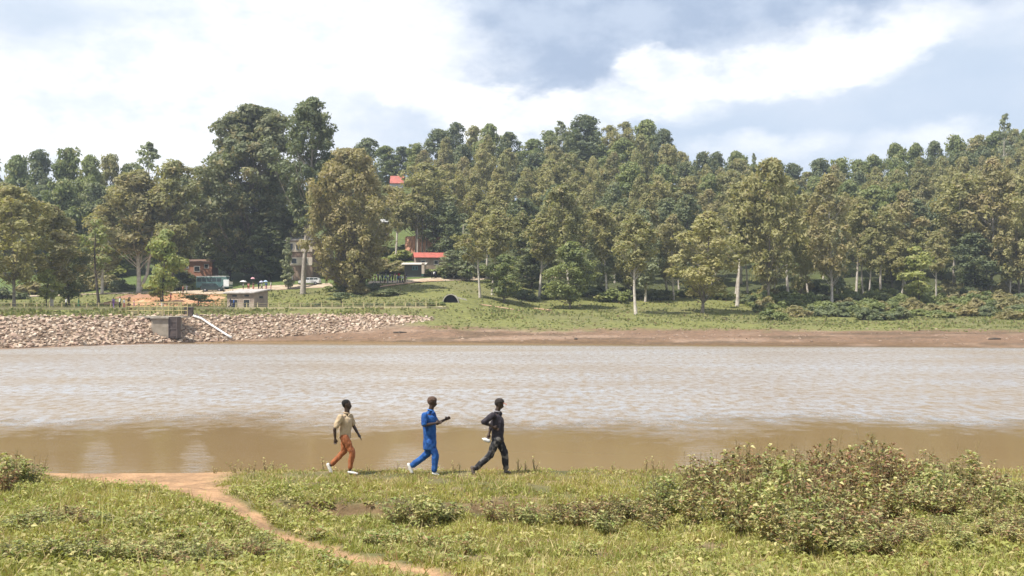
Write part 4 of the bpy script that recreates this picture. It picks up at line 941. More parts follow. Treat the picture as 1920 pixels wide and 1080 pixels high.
def hand(wr, el, out_dir, s=1.0, curl=.5):
    """palm, four unequal bent fingers and a thumb that leaves the side of the palm"""
    d = (wr - el).normalized(); u = out_dir - d * out_dir.dot(d); u.normalize(); w = d.cross(u)     # d along hand, u knuckle row, w palm side
    P = [[(wr - d * .02, (.024, .024, .024)), (wr + d * .045 * s, .033)], [(wr + d * .03 + u * .016, .02), (wr + d * .08 * s + u * .024, .014)], [(wr + d * .03 - u * .016, .02), (wr + d * .08 * s - u * .024, .014)]]
    for i, (off, L) in enumerate(((.030, .060), (.011, .072), (-.010, .066), (-.029, .052))):
        b = wr + d * .078 * s + u * off; m1 = b + (d * math.cos(curl * .6) + w * math.sin(curl * .6)) * L * .55; t = m1 + (d * math.cos(curl * 1.6) + w * math.sin(curl * 1.6)) * L * .5
        P += [[(b, .0100), (m1, .0088)], [(m1, .0088), (t, .0072)]]
    b = wr + d * .022 + u * .028; m1 = b + (d * .6 + u * .75 + w * .25).normalized() * .035; P += [[(b, .0125), (m1, .0105)], [(m1, .0105), (m1 + (d * .9 + u * .2 + w * .4).normalized() * .03, .0085)]]
    return P
def walker(label, Y, pts, cloth, vox=.0095, root_px=None, scale=1.0):
    """pts: photo pixels of the joints of a figure walking to the right at distance Y"""
    s = Y / F; rp = pts['root']; root = empty('person', Vector((wx(rp[0], Y), Y, near_z(wx(rp[0], Y), Y)))); tag(root, label, 'person')
    def q(k, dy=0.0): a = pts[k]; return Vector(((a[0] - rp[0]) * s, dy, (rp[1] - a[1]) * s))
    hd, nk = q('head'), q('neck'); tilt = (hd - nk).normalized()
    sN, sF = q('shN', -.165), q('shF', .165); eN, eF = q('elN', -.22 + pts.get('eN', 0)), q('elF', .21 + pts.get('eF', 0)); wN, wF = q('wrN', -.17 + pts.get('wN', 0)), q('wrF', .16 + pts.get('wF', 0))
    hip = q('hip'); hB, hFt = hip + Vector((-.01, -.085, 0)), hip + Vector((.01, .085, 0))
    near_back = pts.get('near_leg') == 'back'
    sb, sf_ = (-.09, .09) if near_back else (.09, -.09)
    kB, aB, fB = q('knB', sb), q('anB', sb), q('toB', sb); kF, aF, fF = q('knF', sf_), q('anF', sf_), q('toF', sf_); heB, heF = q('heB', sb), q('heF', sf_)
    hB = hip + Vector((-.01, sb, 0)); hFt = hip + Vector((.01, sf_, 0))
    ch = (sN + sF) / 2 * .45 + q('neck') * .25 + hip * .30; ch = q('chest')
    # --- skin: one continuous body
    B = [[(ch, (.095, .145, .12)), ((sN + sF) / 2 + Vector((0, 0, -.03)), (.07, .15, .05))], [(ch, (.10, .14, .1)), (hip + Vector((0, 0, .05)), (.095, .135, .09))],
         [((sN + sF) / 2, .055), (nk, .050)], [(nk, .058), (hd + Vector((-.005, 0, -.05)), .058)]]
    up = tilt; fw = Vector((up.z, 0, -up.x))
    B += [[(hd + up * .025 - fw * .012, (.100, .078, .090)), (hd - up * .02 + fw * .004, (.088, .072, .076))], [(hd - up * .02, (.06, .058, .05)), (hd - up * .085 + fw * .045, (.034, .036, .026))],
          [(hd + fw * .080 - up * .008, .009), (hd + fw * .098 - up * .038, (.015, .017, .011))], [(hd + fw * .074 - up * .062, (.018, .024, .008)), (hd + fw * .078 - up * .072, (.014, .022, .007))],
          [(hd + fw * .068 + up * .012, (.018, .05, .011)), (hd + fw * .066 + up * .016, (.016, .048, .01))]]
    for sg in (-1, 1): B += [[(hd + Vector((0, sg * .073, 0)) - fw * .008 + up * .012, (.017, .009, .02)), (hd + Vector((0, sg * .070, 0)) - fw * .004 - up * .02, (.010, .008, .012))]]
    for sh, el, wr in ((sN, eN, wN), (sF, eF, wF)): B += [[(sh, .050), (el, .037)], [(el, .038), (el * .6 + wr * .4, .036)], [(el * .6 + wr * .4, .036), (wr, .024)]]
    B += hand(wN, eN, Vector(pts.get('uN', (1, 0, .2))), curl=pts.get('cN', .8)); B += hand(wF, eF, Vector(pts.get('uF', (0, -.3, 1))), curl=pts.get('cF', .4))
    for h_, k_, a_, he, to in ((hB, kB, aB, heB, fB), (hFt, kF, aF, heF, fF)):
        B += [[(h_, .082), (k_, .053)], [(k_, .052), (k_ * .65 + a_ * .35, .050)], [(k_ * .65 + a_ * .35, .050), (a_, .034)], [(a_, .032), (he, .03)], [(he + Vector((0, 0, .01)), .03), (to, .024)]]
    sub('body', fuse('body', B, vox, 3), SKIN, root)
    # --- eyes
    for sg in (-1, 1): MB().tube([hd + fw * .066 + Vector((0, sg * .028, 0)) - up * .001, hd + fw * .074 + Vector((0, sg * .028, 0)) - up * .001], [.010, .006], 8).build('eye', mat('eye_white', (.5, .47, .42), .3), root)
    # --- shirt
    L_ = cloth.get('sleeve', .85); g_ = cloth.get('girth', 1.12)
    S = [[(ch, (.120 * g_, .168, .13)), ((sN + sF) / 2 + Vector((0, 0, -.045)), (.088, .165, .055))], [(ch, (.120 * g_, .165, .1)), (hip + Vector((0, 0, .06)), (.115 * g_, .155, .06))],
         [((sN + sF) / 2 + Vector((-.01, 0, .0)), (.065, .08, .04)), (nk + Vector((-.012, 0, -.035)), (.052, .055, .02))]]
    if cloth.get('hem'): S += [[(hip + Vector((0, 0, .05)), (.118 * g_, .155, .05)), (hip + Vector((.0, 0, -cloth['hem'])), (.125 * g_, .16, .03))]]
    for sh, el, wr in ((sN, eN, wN), (sF, eF, wF)):
        e2 = sh + (el - sh) * min(L_, 1); S += [[(sh + Vector((0, 0, -.01)), .070), (e2, .062)]]
        if L_ > 1: S += [[(el, .054), (el + (wr - el) * (L_ - 1), .046)]]
    sub('shirt', fuse('shirt', S, vox * 1.1, 3, .017), cloth['shirt'], root)
    # --- trousers
    T_ = [[(hip + Vector((0, 0, .05)), (.108, .148, .06)), (hip + Vector((0, 0, -.03)), (.112, .150, .07))]]; le = cloth.get('leg', .92); b_ = cloth.get('baggy', 1.0)
    for h_, k_, a_ in ((hB, kB, aB), (hFt, kF, aF)): T_ += [[(h_, .098), (k_, .070 * b_)], [(k_, .070 * b_), (k_ + (a_ - k_) * le, .056 * b_)]]
    sub('trousers', fuse('trousers', T_, vox * 1.1, 3, .019), cloth['trousers'], root)
    # --- hair or cap, shoes
    if cloth.get('cap'):
        cp = [[(hd + up * .045 - fw * .018, (.108, .088, .080)), (hd + up * .005 - fw * .045, (.075, .078, .075))]]
        sub('cap', fuse('cap', cp, vox, 2), cloth['cap'], root)
        if cloth.get('visor'): MB().add([tuple(hd + fw * a + up * b + Vector((0, c_, 0))) for a, b, c_ in ((.06, .055, -.055), (.06, .055, .055), (.155, .035, .04), (.155, .035, -.04), (.06, .043, -.055), (.06, .043, .055), (.155, .025, .04), (.155, .025, -.04))], [(0, 1, 2, 3), (4, 7, 6, 5), (0, 3, 7, 4), (1, 5, 6, 2), (2, 6, 7, 3), (0, 4, 5, 1)]).build('visor', cloth['visor'], root)
    else: sub('hair', fuse('hair', [[(hd + up * .042 - fw * .020, (.100, .080, .076)), (hd + up * .0 - fw * .040, (.064, .070, .07))]], vox, 2), HAIR, root)
    for nm_, a_, he, to in (('B', aB, heB, fB), ('F', aF, heF, fF)):
        d = (to - he); sh_ = [[(he + Vector((0, 0, .02)), (.040, .042, .034)), (he + d * .55 + Vector((0, 0, .012)), (.042, .046, .034))], [(he + d * .5 + Vector((0, 0, .01)), (.042, .046, .032)), (to, (.036, .042, .024))]]
        if cloth.get('high'): sh_ += [[(he, .04), (he * .4 + a_ * .6, .045)]]
        o_ = sub('shoe', fuse('shoe', sh_, vox, 2), cloth['shoe'], root)
    if cloth.get('collar'):
        vs = MB(); n = 14; c0 = nk + Vector((-.012, 0, -.03))
        pts_ = [c0 + Vector((math.cos(2 * math.pi * i / n) * .062, math.sin(2 * math.pi * i / n) * .062, -.012 * math.cos(2 * math.pi * i / n))) for i in range(n)] ; pts_.append(pts_[0])
        vs.tube(pts_, .014, 6, False).build('collar', cloth['collar'], root, True)
    return root
def fab(n, c, c2, sc=14): return mat(n, c, .85, c2, sc, .35, 30, spec=.15)
WH = fab('shoe_white_cloth', (.80, .78, .74), (.66, .62, .56))
walker('young man in tan short sleeved shirt and rust orange trousers walking along the shore', 22.0,
   dict(root=(648, 891), head=(650.5, 761.5), neck=(651, 774), chest=(649, 793), shN=(641, 783), shF=(654.5, 784), elN=(630.5, 806), wrN=(631, 824), elF=(660.5, 804), wrF=(670.5, 819), hip=(646.5, 822),
        knB=(644, 850), anB=(619, 876), heB=(613.5, 876.5), toB=(619.5, 888.5), knF=(662, 850), anF=(657.5, 881), heF=(656, 888.3), toF=(669.5, 889.6), wF=-.02, eN=0.02, uN=(1, 0, 0), uF=(0, -1, .3), cN=1.2, cF=.15),
   dict(shirt=fab('shirt_tan', (.52, .40, .26), (.42, .31, .20)), trousers=fab('trousers_rust', (.38, .14, .06), (.26, .09, .04)), shoe=WH, sleeve=.72, hem=.015, leg=.88, collar=fab('collar_tan', (.55, .42, .28), (.45, .33, .22))))
wb = fab('coverall_blue', (.032, .115, .34), (.018, .06, .21), 9)
walker('bearded man in bright blue short sleeved suit walking with forearms raised', 22.0,
   dict(root=(806, 891.5), head=(811, 754.5), neck=(808.5, 767), chest=(804.5, 788), shN=(797, 777), shF=(810, 778), elN=(796.5, 796), wrN=(818, 793), elF=(818, 797), wrF=(834, 789), hip=(806, 829),
        knB=(800.5, 853), anB=(772, 875), heB=(765.5, 874.5), toB=(771.5, 888), knF=(817, 853), anF=(815, 882.5), heF=(813.5, 889), toF=(822, 890), wN=.02, eN=-.02, uN=(0, .4, 1), uF=(0, -.3, 1), cN=.5, cF=.5),
   dict(shirt=wb, trousers=wb, shoe=WH, sleeve=.86, hem=.16, leg=.95, baggy=1.18, girth=1.22, cap=fab('knit_cap_brown', (.13, .085, .06), (.08, .05, .04), 30), collar=fab('collar_blue', (.08, .24, .62), (.05, .16, .5))))
camo = mat('trousers_dark_camouflage', (.022, .022, .025), .9, (.16, .145, .13), 7, .3, 30, lo=.50, hi=.60)
w3 = walker('man in dark shirt and patterned dark trousers wearing an orange peaked cap', 22.0,
   dict(root=(925, 891.5), head=(936.8, 759.5), neck=(933, 771), chest=(934, 793), shN=(924, 779), shF=(936, 779), elN=(908, 791.5), wrN=(925, 801), elF=(921, 803), wrF=(916.5, 818), hip=(933, 825.5), near_leg='back',
        knB=(919, 855), anB=(892, 879), heB=(885.5, 879), toB=(888.5, 890.5), knF=(946.5, 855), anF=(948.5, 882), heF=(947.5, 889.3), toF=(956, 890), eN=-.02, wN=-.02, uN=(0, -.2, 1), uF=(1, 0, 0), cN=.5, cF=1.1),
   dict(shirt=fab('shirt_charcoal', (.050, .042, .050), (.030, .026, .032)), trousers=camo, shoe=fab('shoe_dark', (.10, .085, .07), (.16, .13, .11)), sleeve=1.35, hem=.02, leg=.97, baggy=1.15, cap=fab('cap_dark', (.035, .028, .026), (.05, .04, .035), 20), visor=mat('visor_orange', (.62, .22, .13), .6), collar=fab('collar_grey', (.40, .38, .40), (.30, .28, .30))))
o = sub('water_bottle', fuse('water_bottle', [[((0, 0, -.04), (.045, .04, .05)), ((.0, 0, .05), (.04, .038, .04))], [((0, 0, .06), .022), ((0, 0, .10), .016)]], .007, 2), M_WHITE, None)
o.location = w3.location + Vector(((912.5 - 925) * 22 / F, .10, (891.5 - 829) * 22 / F)); o.rotation_euler = (0, R(-70), 0); tag(o, 'small white bottle held behind the back by the man in dark clothes', 'bottle')

# --- distant people: four poses, clothes recoloured per copy
def small_person(pose):
    root = empty('person'); a = pose
    hip = Vector((0, 0, .90)); ch = Vector((.02 + a.get('lean', 0), 0, 1.25)); hd = Vector((.03 + a.get('lean', 0) * 1.3, 0, 1.60)); B = []; S = []; T_ = []
    B += [[(ch, (.1, .15, .14)), (hip, (.1, .13, .1))], [(ch + Vector((0, 0, .15)), .05), (hd - Vector((0, 0, .1)), .05)], [(hd, (.09, .075, .11)), (hd - Vector((-.02, 0, .05)), .06)], [(hd + Vector((.085, 0, -.02)), .015), (hd + Vector((.08, 0, .01)), .012)]]
    S += [[(ch, (.13, .18, .16)), (hip + Vector((0, 0, .02)), (.12, .16, .08))]]
    for sg, (ex, wx_, wz) in ((-1, a['armN']), (1, a['armF'])):
        sh = ch + Vector((0, sg * .18, .13)); el = sh + Vector((ex, sg * .04, -.26)); wr = el + Vector((wx_, 0, wz)); B += [[(sh, .05), (el, .04)], [(el, .04), (wr, .028)], [(wr, .034), (wr + (wr - el) * .3, .024)]]; S += [[(sh, .07), (sh * .25 + el * .75, .062)]]
    for sg, (kx, ax_) in ((-1, a['legN']), (1, a['legF'])):
        h_ = hip + Vector((0, sg * .09, 0)); k_ = Vector((kx, sg * .09, .48)); an = Vector((ax_, sg * .09, .09)); B += [[(h_, .08), (k_, .055)], [(k_, .055), (an, .035)], [(an - Vector((.02, 0, .03)), .035), (an + Vector((.15, 0, -.05)), .03)]]; T_ += [[(h_, .1), (k_, .075)], [(k_, .075), (an + Vector((0, 0, .04)), .06)]]
    if a.get('skirt'): T_ += [[(hip, (.13, .15, .08)), (Vector((.03, 0, .35)), (.2, .2, .04))]]
    sub('body', fuse('body', B, .022, 1, n=8), SKIN, root); sub('shirt', fuse('shirt', S, .024, 1, n=8), M_WHITE, root); sub('trousers', fuse('trousers', T_, .024, 1, n=8), M_WHITE, root)
    return root
POSES = [small_person(p) for p in (dict(armN=(.05, .05, -.25), armF=(-.05, .02, -.25), legN=(.03, .02), legF=(-.02, -.04)),
    dict(armN=(-.15, .08, -.22), armF=(.14, .15, -.16), legN=(.16, .22), legF=(-.05, -.32), lean=.03),
    dict(armN=(.08, .22, -.02), armF=(.06, .2, -.05), legN=(.02, .0), legF=(.05, .05), skirt=1),
    dict(armN=(.12, .1, .22), armF=(-.04, .02, -.24), legN=(.12, .14), legF=(-.1, -.22)))]
PUSED = set()
CL = {n: fab('cloth_' + n, c, tuple(q * .7 for q in c)) for n, c in dict(white=(.75, .74, .72), pink=(.62, .30, .32), navy=(.03, .04, .09), black=(.02, .02, .022), red=(.40, .05, .05), blue=(.08, .16, .42), brown=(.15, .09, .06), green=(.08, .18, .1), yellow=(.6, .45, .08), purple=(.20, .12, .30), grey=(.3, .3, .31), rose=(.55, .25, .2)).items()}
def person(px, Y, pose, sh, tr, label, rz=0, h=1.7, group=None, dz=0.0, pos=None):
    r0 = POSES[pose]
    if pose not in PUSED: PUSED.add(pose); r = r0
    else: r = copy_tree(r0)
    r.location = pos or at(px, Y, dz); r.rotation_euler = (0, 0, rz); r.scale = (h / 1.7,) * 3; tag(r, label, 'person', group)
    for ch in r.children:
        c_ = {'shirt': sh, 'trousers': tr}.get(ch.name.split('.')[0])
        if c_: ch.material_slots[0].link = 'OBJECT'; ch.material_slots[0].material = CL[c_]
    return r
def umbrella(pos, colr, label, s=1.0):
    r = empty('umbrella', pos); tag(r, label, 'umbrella'); m_ = MB(); n = 8; rim_ = [(math.cos(2 * math.pi * i / n) * .62 * s, math.sin(2 * math.pi * i / n) * .62 * s, 1.95) for i in range(n)]; mid = [(x * .6, y * .6, 2.2) for x, y, z in rim_]
    vs = rim_ + mid + [(0, 0, 2.32)]; fs = [(i, (i + 1) % n, n + (i + 1) % n, n + i) for i in range(n)] + [(n + i, n + (i + 1) % n, 2 * n) for i in range(n)]
    m_.add(vs, fs); me = m_.mesh('canopy'); c_ = obj('canopy', me, colr, r); md = c_.modifiers.new('s', 'SOLIDIFY'); md.thickness = .015
    MB().tube([(0, 0, 1.15), (0, 0, 2.34)], .015, 6).build('handle', mat('pole_grey', (.5, .5, .5)), r); return r
def cp(px, t=.5): q = crest(px, t); return q + Vector((0, 0, .06))
person(211, 0, 3, 'purple', 'purple', 'woman in dark purple print stooping on the dam walkway', rz=2.6, pos=cp(213))
person(0, 0, 0, 'white', 'black', 'person in white top and black trousers on the dam walkway', pos=cp(224.5), rz=.4, h=1.8)
person(0, 0, 2, 'white', 'rose', 'person in pale top and rose skirt on the dam walkway', pos=cp(233), rz=3.0, h=1.55)
person(0, 0, 1, 'brown', 'brown', 'person in brown clothes striding on the dam walkway', pos=cp(241), rz=0, h=1.75)
person(0, 0, 2, 'pink', 'pink', 'child in pink dress at the end of the dam walkway group', pos=cp(251), rz=1, h=1.4)
person(0, 0, 0, 'black', 'white', 'person in black top beside the small light green tree trunk', pos=cp(304, .85), rz=2, h=1.65)
person(0, 0, 2, 'pink', 'red', 'child in pink top and red skirt on the soil heap', pos=hit(320, 568) + Vector((0, 0, .6)), rz=1, h=1.4)
person(0, 0, 1, 'navy', 'navy', 'person in navy blue walking left of the block hut', pos=cp(433), rz=3.1)
person(0, 0, 0, 'blue', 'navy', 'person in blue beside the navy walker near the block hut', pos=cp(438.5, .6), rz=.3, h=1.62)
person(0, 0, 3, 'white', 'black', 'person in white leaning on the fence at the far left', pos=cp(124, .8), rz=.3, h=1.6)
person(0, 0, 2, 'green', 'green', 'small person in green on the grass behind the left fence', pos=cp(144, 1.0) + Vector((0, .6, 0)), rz=.3, h=1.6)
for i, (px, po, a, b_, lb) in enumerate(((456, 0, 'white', 'brown', 'person in white under the large white umbrella'), (475, 2, 'brown', 'rose', 'person in brown and rose under the pink umbrella'), (485, 0, 'navy', 'black', 'person in navy between the pink and blue umbrellas'),
        (491, 1, 'white', 'black', 'person in white top left of the pale blue umbrella'), (499, 2, 'blue', 'pink', 'person in blue top and pink skirt below the pale blue umbrella'), (508, 0, 'white', 'pink', 'person in white and pink behind the hut roof'), (466, 3, 'rose', 'red', 'person in rose red crouched over goods beside the white umbrella'))):
    person(px, hit(px, 547 - i % 3).y, po, a, b_, lb, rz=i * 1.3, dz=.15, h=1.85)
UY = hit(456, 547).y
umbrella(at(456, UY, .1), mat('umbrella_white', (.74, .73, .70), .7), 'large white umbrella over a person on the road above the hut', 1.25)
umbrella(at(474, UY, .75), mat('umbrella_pink', (.70, .38, .42), .7), 'pink umbrella held high above the roadside group', .8)
umbrella(at(490, UY, .0), mat('umbrella_lilac', (.55, .55, .70), .7), 'pale lilac umbrella left of the pale blue one', .75)
umbrella(at(498, UY, .1), mat('umbrella_blue', (.50, .62, .78), .7), 'pale blue umbrella at the right of the roadside group', .8)
person(536, hit(536, 539).y, 3, 'black', 'brown', 'person in black sitting low beneath the yellow umbrella', rz=1, dz=-.3, h=1.3)
umbrella(at(535, hit(536, 539).y, -.6), mat('umbrella_yellow', (.68, .60, .30), .7), 'yellow umbrella low beside the road left of the thin post', 1.0)
crowd = ['white', 'navy', 'blue', 'grey', 'purple', 'black', 'pink', 'blue', 'grey', 'white', 'brown', 'navy', 'red', 'grey', 'purple', 'pink']
spots = [(713, 533), (717, 530), (722, 532), (727, 534), (731, 529), (736, 531), (741, 528), (745, 533), (750, 532), (755, 533), (759, 530), (762, 528), (748, 527), (724, 527), (709, 529), (703, 532)]
for i, (px, py) in enumerate(spots):
    c_ = crowd[i]; b_ = ('black', 'navy', 'brown', 'grey')[i % 4]
    person(px, hit(px, py).y, i % 4, c_, b_, 'person in %s top and %s bottoms in the crowd under the shrubby slope' % (c_, b_), rz=i * 1.7, dz=.1, h=1.85 + .02 * (i % 6), group='crowd on the track left of the red roofed house')
for i, (px, c_, b_, lb) in enumerate(((809, 'black', 'black', 'person in black on the road right of the kiosk'), (813.5, 'white', 'black', 'person in white shirt on the road below the red roof'), (817, 'navy', 'black', 'person in navy beside the white shirted one below the red roof'), (832, 'green', 'navy', 'person in green on the road right of the red roofed house'), (856, 'grey', 'black', 'person in grey on the road above the tunnel mouth'), (350, 'grey', 'grey', 'person in grey standing behind the orange soil left of the bus'), (343, 'rose', 'brown', 'person in rose beside the road left of the bus'), (612, 'brown', 'black', 'person in brown behind the rear of the white car'))):
    person(px, hit(px, {0: 523.5}.get(i, 523.5 if i < 5 else (550, 551, 534)[i - 5])).y, i % 4, c_, b_, lb, rz=i * 1.1, dz=.12)
# ------------------------------------------------------------------ the near bank: grass, weeds, shrubs
GX = np.arange(-21.0, 21.01, .10); GY = np.arange(8.6, 24.8, .10)
GZ = np.array([[near_z(x, y) for y in GY] for x in GX]); GP = np.array([[path_w(x, y) for y in GY] for x in GX])
GN = np.array([[n2(x, y, .5, 41) for y in GY] for x in GX]); GM = np.array([[n2(x, y, 1.9, 42) for y in GY] for x in GX])
def gl_(G, x, y):
    i = np.clip((x - GX[0]) / .1, 0, len(GX) - 1.001); j = np.clip((y - GY[0]) / .1, 0, len(GY) - 1.001); a, b = i.astype(int), j.astype(int); u, v = i - a, j - b
    return G[a, b] * (1 - u) * (1 - v) + G[a + 1, b] * u * (1 - v) + G[a, b + 1] * (1 - u) * v + G[a + 1, b + 1] * u * v
rng = np.random.default_rng(11)
def scatter(n, pw=1.0, y0=9.3, y1=24.0):
    Y = (rng.random(n) * (y1 ** pw - y0 ** pw) + y0 ** pw) ** (1 / pw); px = rng.uniform(-700, 2640, n); return (px - 960) / F * Y, Y, px
M_GRASS = leaf_mat('grass_blades', (1, 1, 1), (.86, .86, .86), None, .35, .8, .6, attr=True)
n = 770000
x, Y, px = scatter(n, .9)
pw_, gn, gm_ = gl_(GP, x, Y), gl_(GN, x, Y), gl_(GM, x, Y)
keep = (rng.random(n) > pw_ * 1.3) & (rng.random(n) < .60 + 1.1 * gm_ + .3 * gn) & (Y < 23.3 + .3 * gm_)
keep &= ~((px > 560) & (px < 1010) & (Y > 18.05) & (Y < 18.42))
x, Y, px, gn, gm_ = [q[keep] for q in (x, Y, px, gn, gm_)]; n = len(x); z = gl_(GZ, x, Y)
ht = (.030 + .075 * rng.random(n) ** 1.5 + .05 * np.clip(gm_ + .3, 0, 1)) * np.where(Y < 15, 1.1, .95); ht *= np.where(rng.random(n) < .03, 2.2, 1)
ht *= np.where(Y > 21.3, .62, 1)
ht = np.where((px < 620) & (Y < 17), ht * 1.35, ht) * np.where(pw_[keep] > .02, .5, 1)
a = rng.uniform(0, 2 * np.pi, n); w = .0045 + .0035 * rng.random(n) + .0003 * Y; ln = rng.normal(scale=.45, size=(n, 2)) * ht[:, None]
P = np.stack([x, Y, z - .01], -1); ux = np.stack([np.cos(a) * w, np.sin(a) * w, 0 * a], -1)
tip = P + np.stack([ln[:, 0], ln[:, 1], ht], -1)
V = np.stack([P - ux, P + ux, tip], 1).reshape(-1, 3)
g1, g2, st, ru = np.array((.42, .385, .11)), np.array((.30, .32, .08)), np.array((.58, .47, .24)), np.array((.36, .21, .11))
t = np.clip(.5 + 1.5 * gn + rng.normal(scale=.3, size=n), 0, 1)[:, None]; c_ = g1 * t + g2 * (1 - t)
straw = (rng.random(n) < .20 + .6 * np.clip(-gm_, 0, .5) + .22 * (Y > 20.5) + .12 * ((px > 700) & (px < 1500) & (Y < 15)))[:, None]; c_ = np.where(straw, st, c_)
c_ = np.where((rng.random(n) < .05 + .10 * (Y > 21.5))[:, None], ru, c_); c_ = c_ * rng.uniform(.75, 1.2, (n, 1))
tag(obj('grass', np_mesh('grass', V, np.arange(3 * n).reshape(-1, 3), False, np.repeat(c_, 3, 0)), M_GRASS), 'short yellow green grass with straw coloured blades covering the near bank', 'grass', kind='stuff')

LEAF_F = np.array([(0, 3, 2), (0, 2, 1), (2, 3, 4), (1, 2, 4)])
def leaf_arr(P, d, L, Wd, rng, droop=.35):
    """lanceolate leaves folded along the midrib: base point, direction, length, width"""
    d = d / np.linalg.norm(d, axis=1)[:, None]; up = np.zeros_like(d); up[:, 2] = 1; up += rng.normal(scale=.45, size=d.shape)
    s = np.cross(d, up); s /= np.linalg.norm(s, axis=1)[:, None]; nrm = np.cross(s, d); L = L[:, None]; Wd = Wd[:, None]
    C_ = P + d * L * .5 - nrm * Wd * .12 + nrm * L * .05; tip = P + d * L - np.array((0, 0, 1)) * L * droop
    V = np.stack([P, C_ - s * Wd * .5 + nrm * Wd * .18, C_, C_ + s * Wd * .5 + nrm * Wd * .18, tip], 1).reshape(-1, 3)
    Fq = (LEAF_F[None] + (np.arange(len(P)) * 5)[:, None, None]).reshape(-1, 3); return V, Fq
M_LEAF = leaf_mat('weed_leaves', (1, 1, 1), (.84, .86, .84), None, .30, 1.2, .45, attr=True)
# low broad-leaved ground cover (too many to count)
n = 36000; x, Y, px = scatter(n, .8)
py = YH + (H - gl_(GZ, x, Y)) * F / Y; pw_, gn, gm_ = gl_(GP, x, Y), gl_(GN, x, Y), gl_(GM, x, Y)
dens = np.where((px < 650) & (py > 900) & (px < 1150 - (1080 - py) * 2.3), .95, .13)
dens = np.where((px > 620) & (px < 1500) & (py > 935), .16 + .4 * np.clip(gm_, 0, 1), dens)
dens = np.where((px < 420) & (py > 895) & (py < 960), .28, dens); dens = np.where((py > 1000) & (px < 560), 1.0, dens); dens = np.where((px > 1250) & (py > 950), .6, dens); dens = np.where(py < 915, .04, dens)
keep = (rng.random(n) < dens * (1.0 + 1.6 * gm_)) & (pw_ < .05); x, Y, px = x[keep], Y[keep], px[keep]; z = gl_(GZ, x, Y); n = len(x); k = 7
P = np.repeat(np.stack([x, Y, z], -1), k, 0); hh = np.repeat(rng.uniform(.03, .15, n) * np.where(px < 620, 1.25, .8), k) * rng.random(n * k) ** .7
a = rng.uniform(0, 6.283, n * k); P = P + np.stack([np.cos(a) * .02, np.sin(a) * .02, hh], -1)
d = np.stack([np.cos(a), np.sin(a), rng.uniform(-.1, .9, n * k)], -1); L = rng.uniform(.05, .12, n * k)
V, Fq = leaf_arr(P, d, L, L * rng.uniform(.32, .5, n * k), rng)
base = np.repeat(np.where(rng.random((n, 1)) < .75, np.array((.34, .34, .10)), np.array((.47, .41, .17))), k, 0) * rng.uniform(.7, 1.3, (n * k, 1)); base = np.where(rng.random((n * k, 1)) < .06, np.array((.26, .17, .07)), base)
tag(obj('ground_cover', np_mesh('ground_cover', V, Fq, False, np.repeat(base, 5, 0)), M_LEAF), 'low broad leaved weeds growing through the grass', 'weeds', kind='stuff')

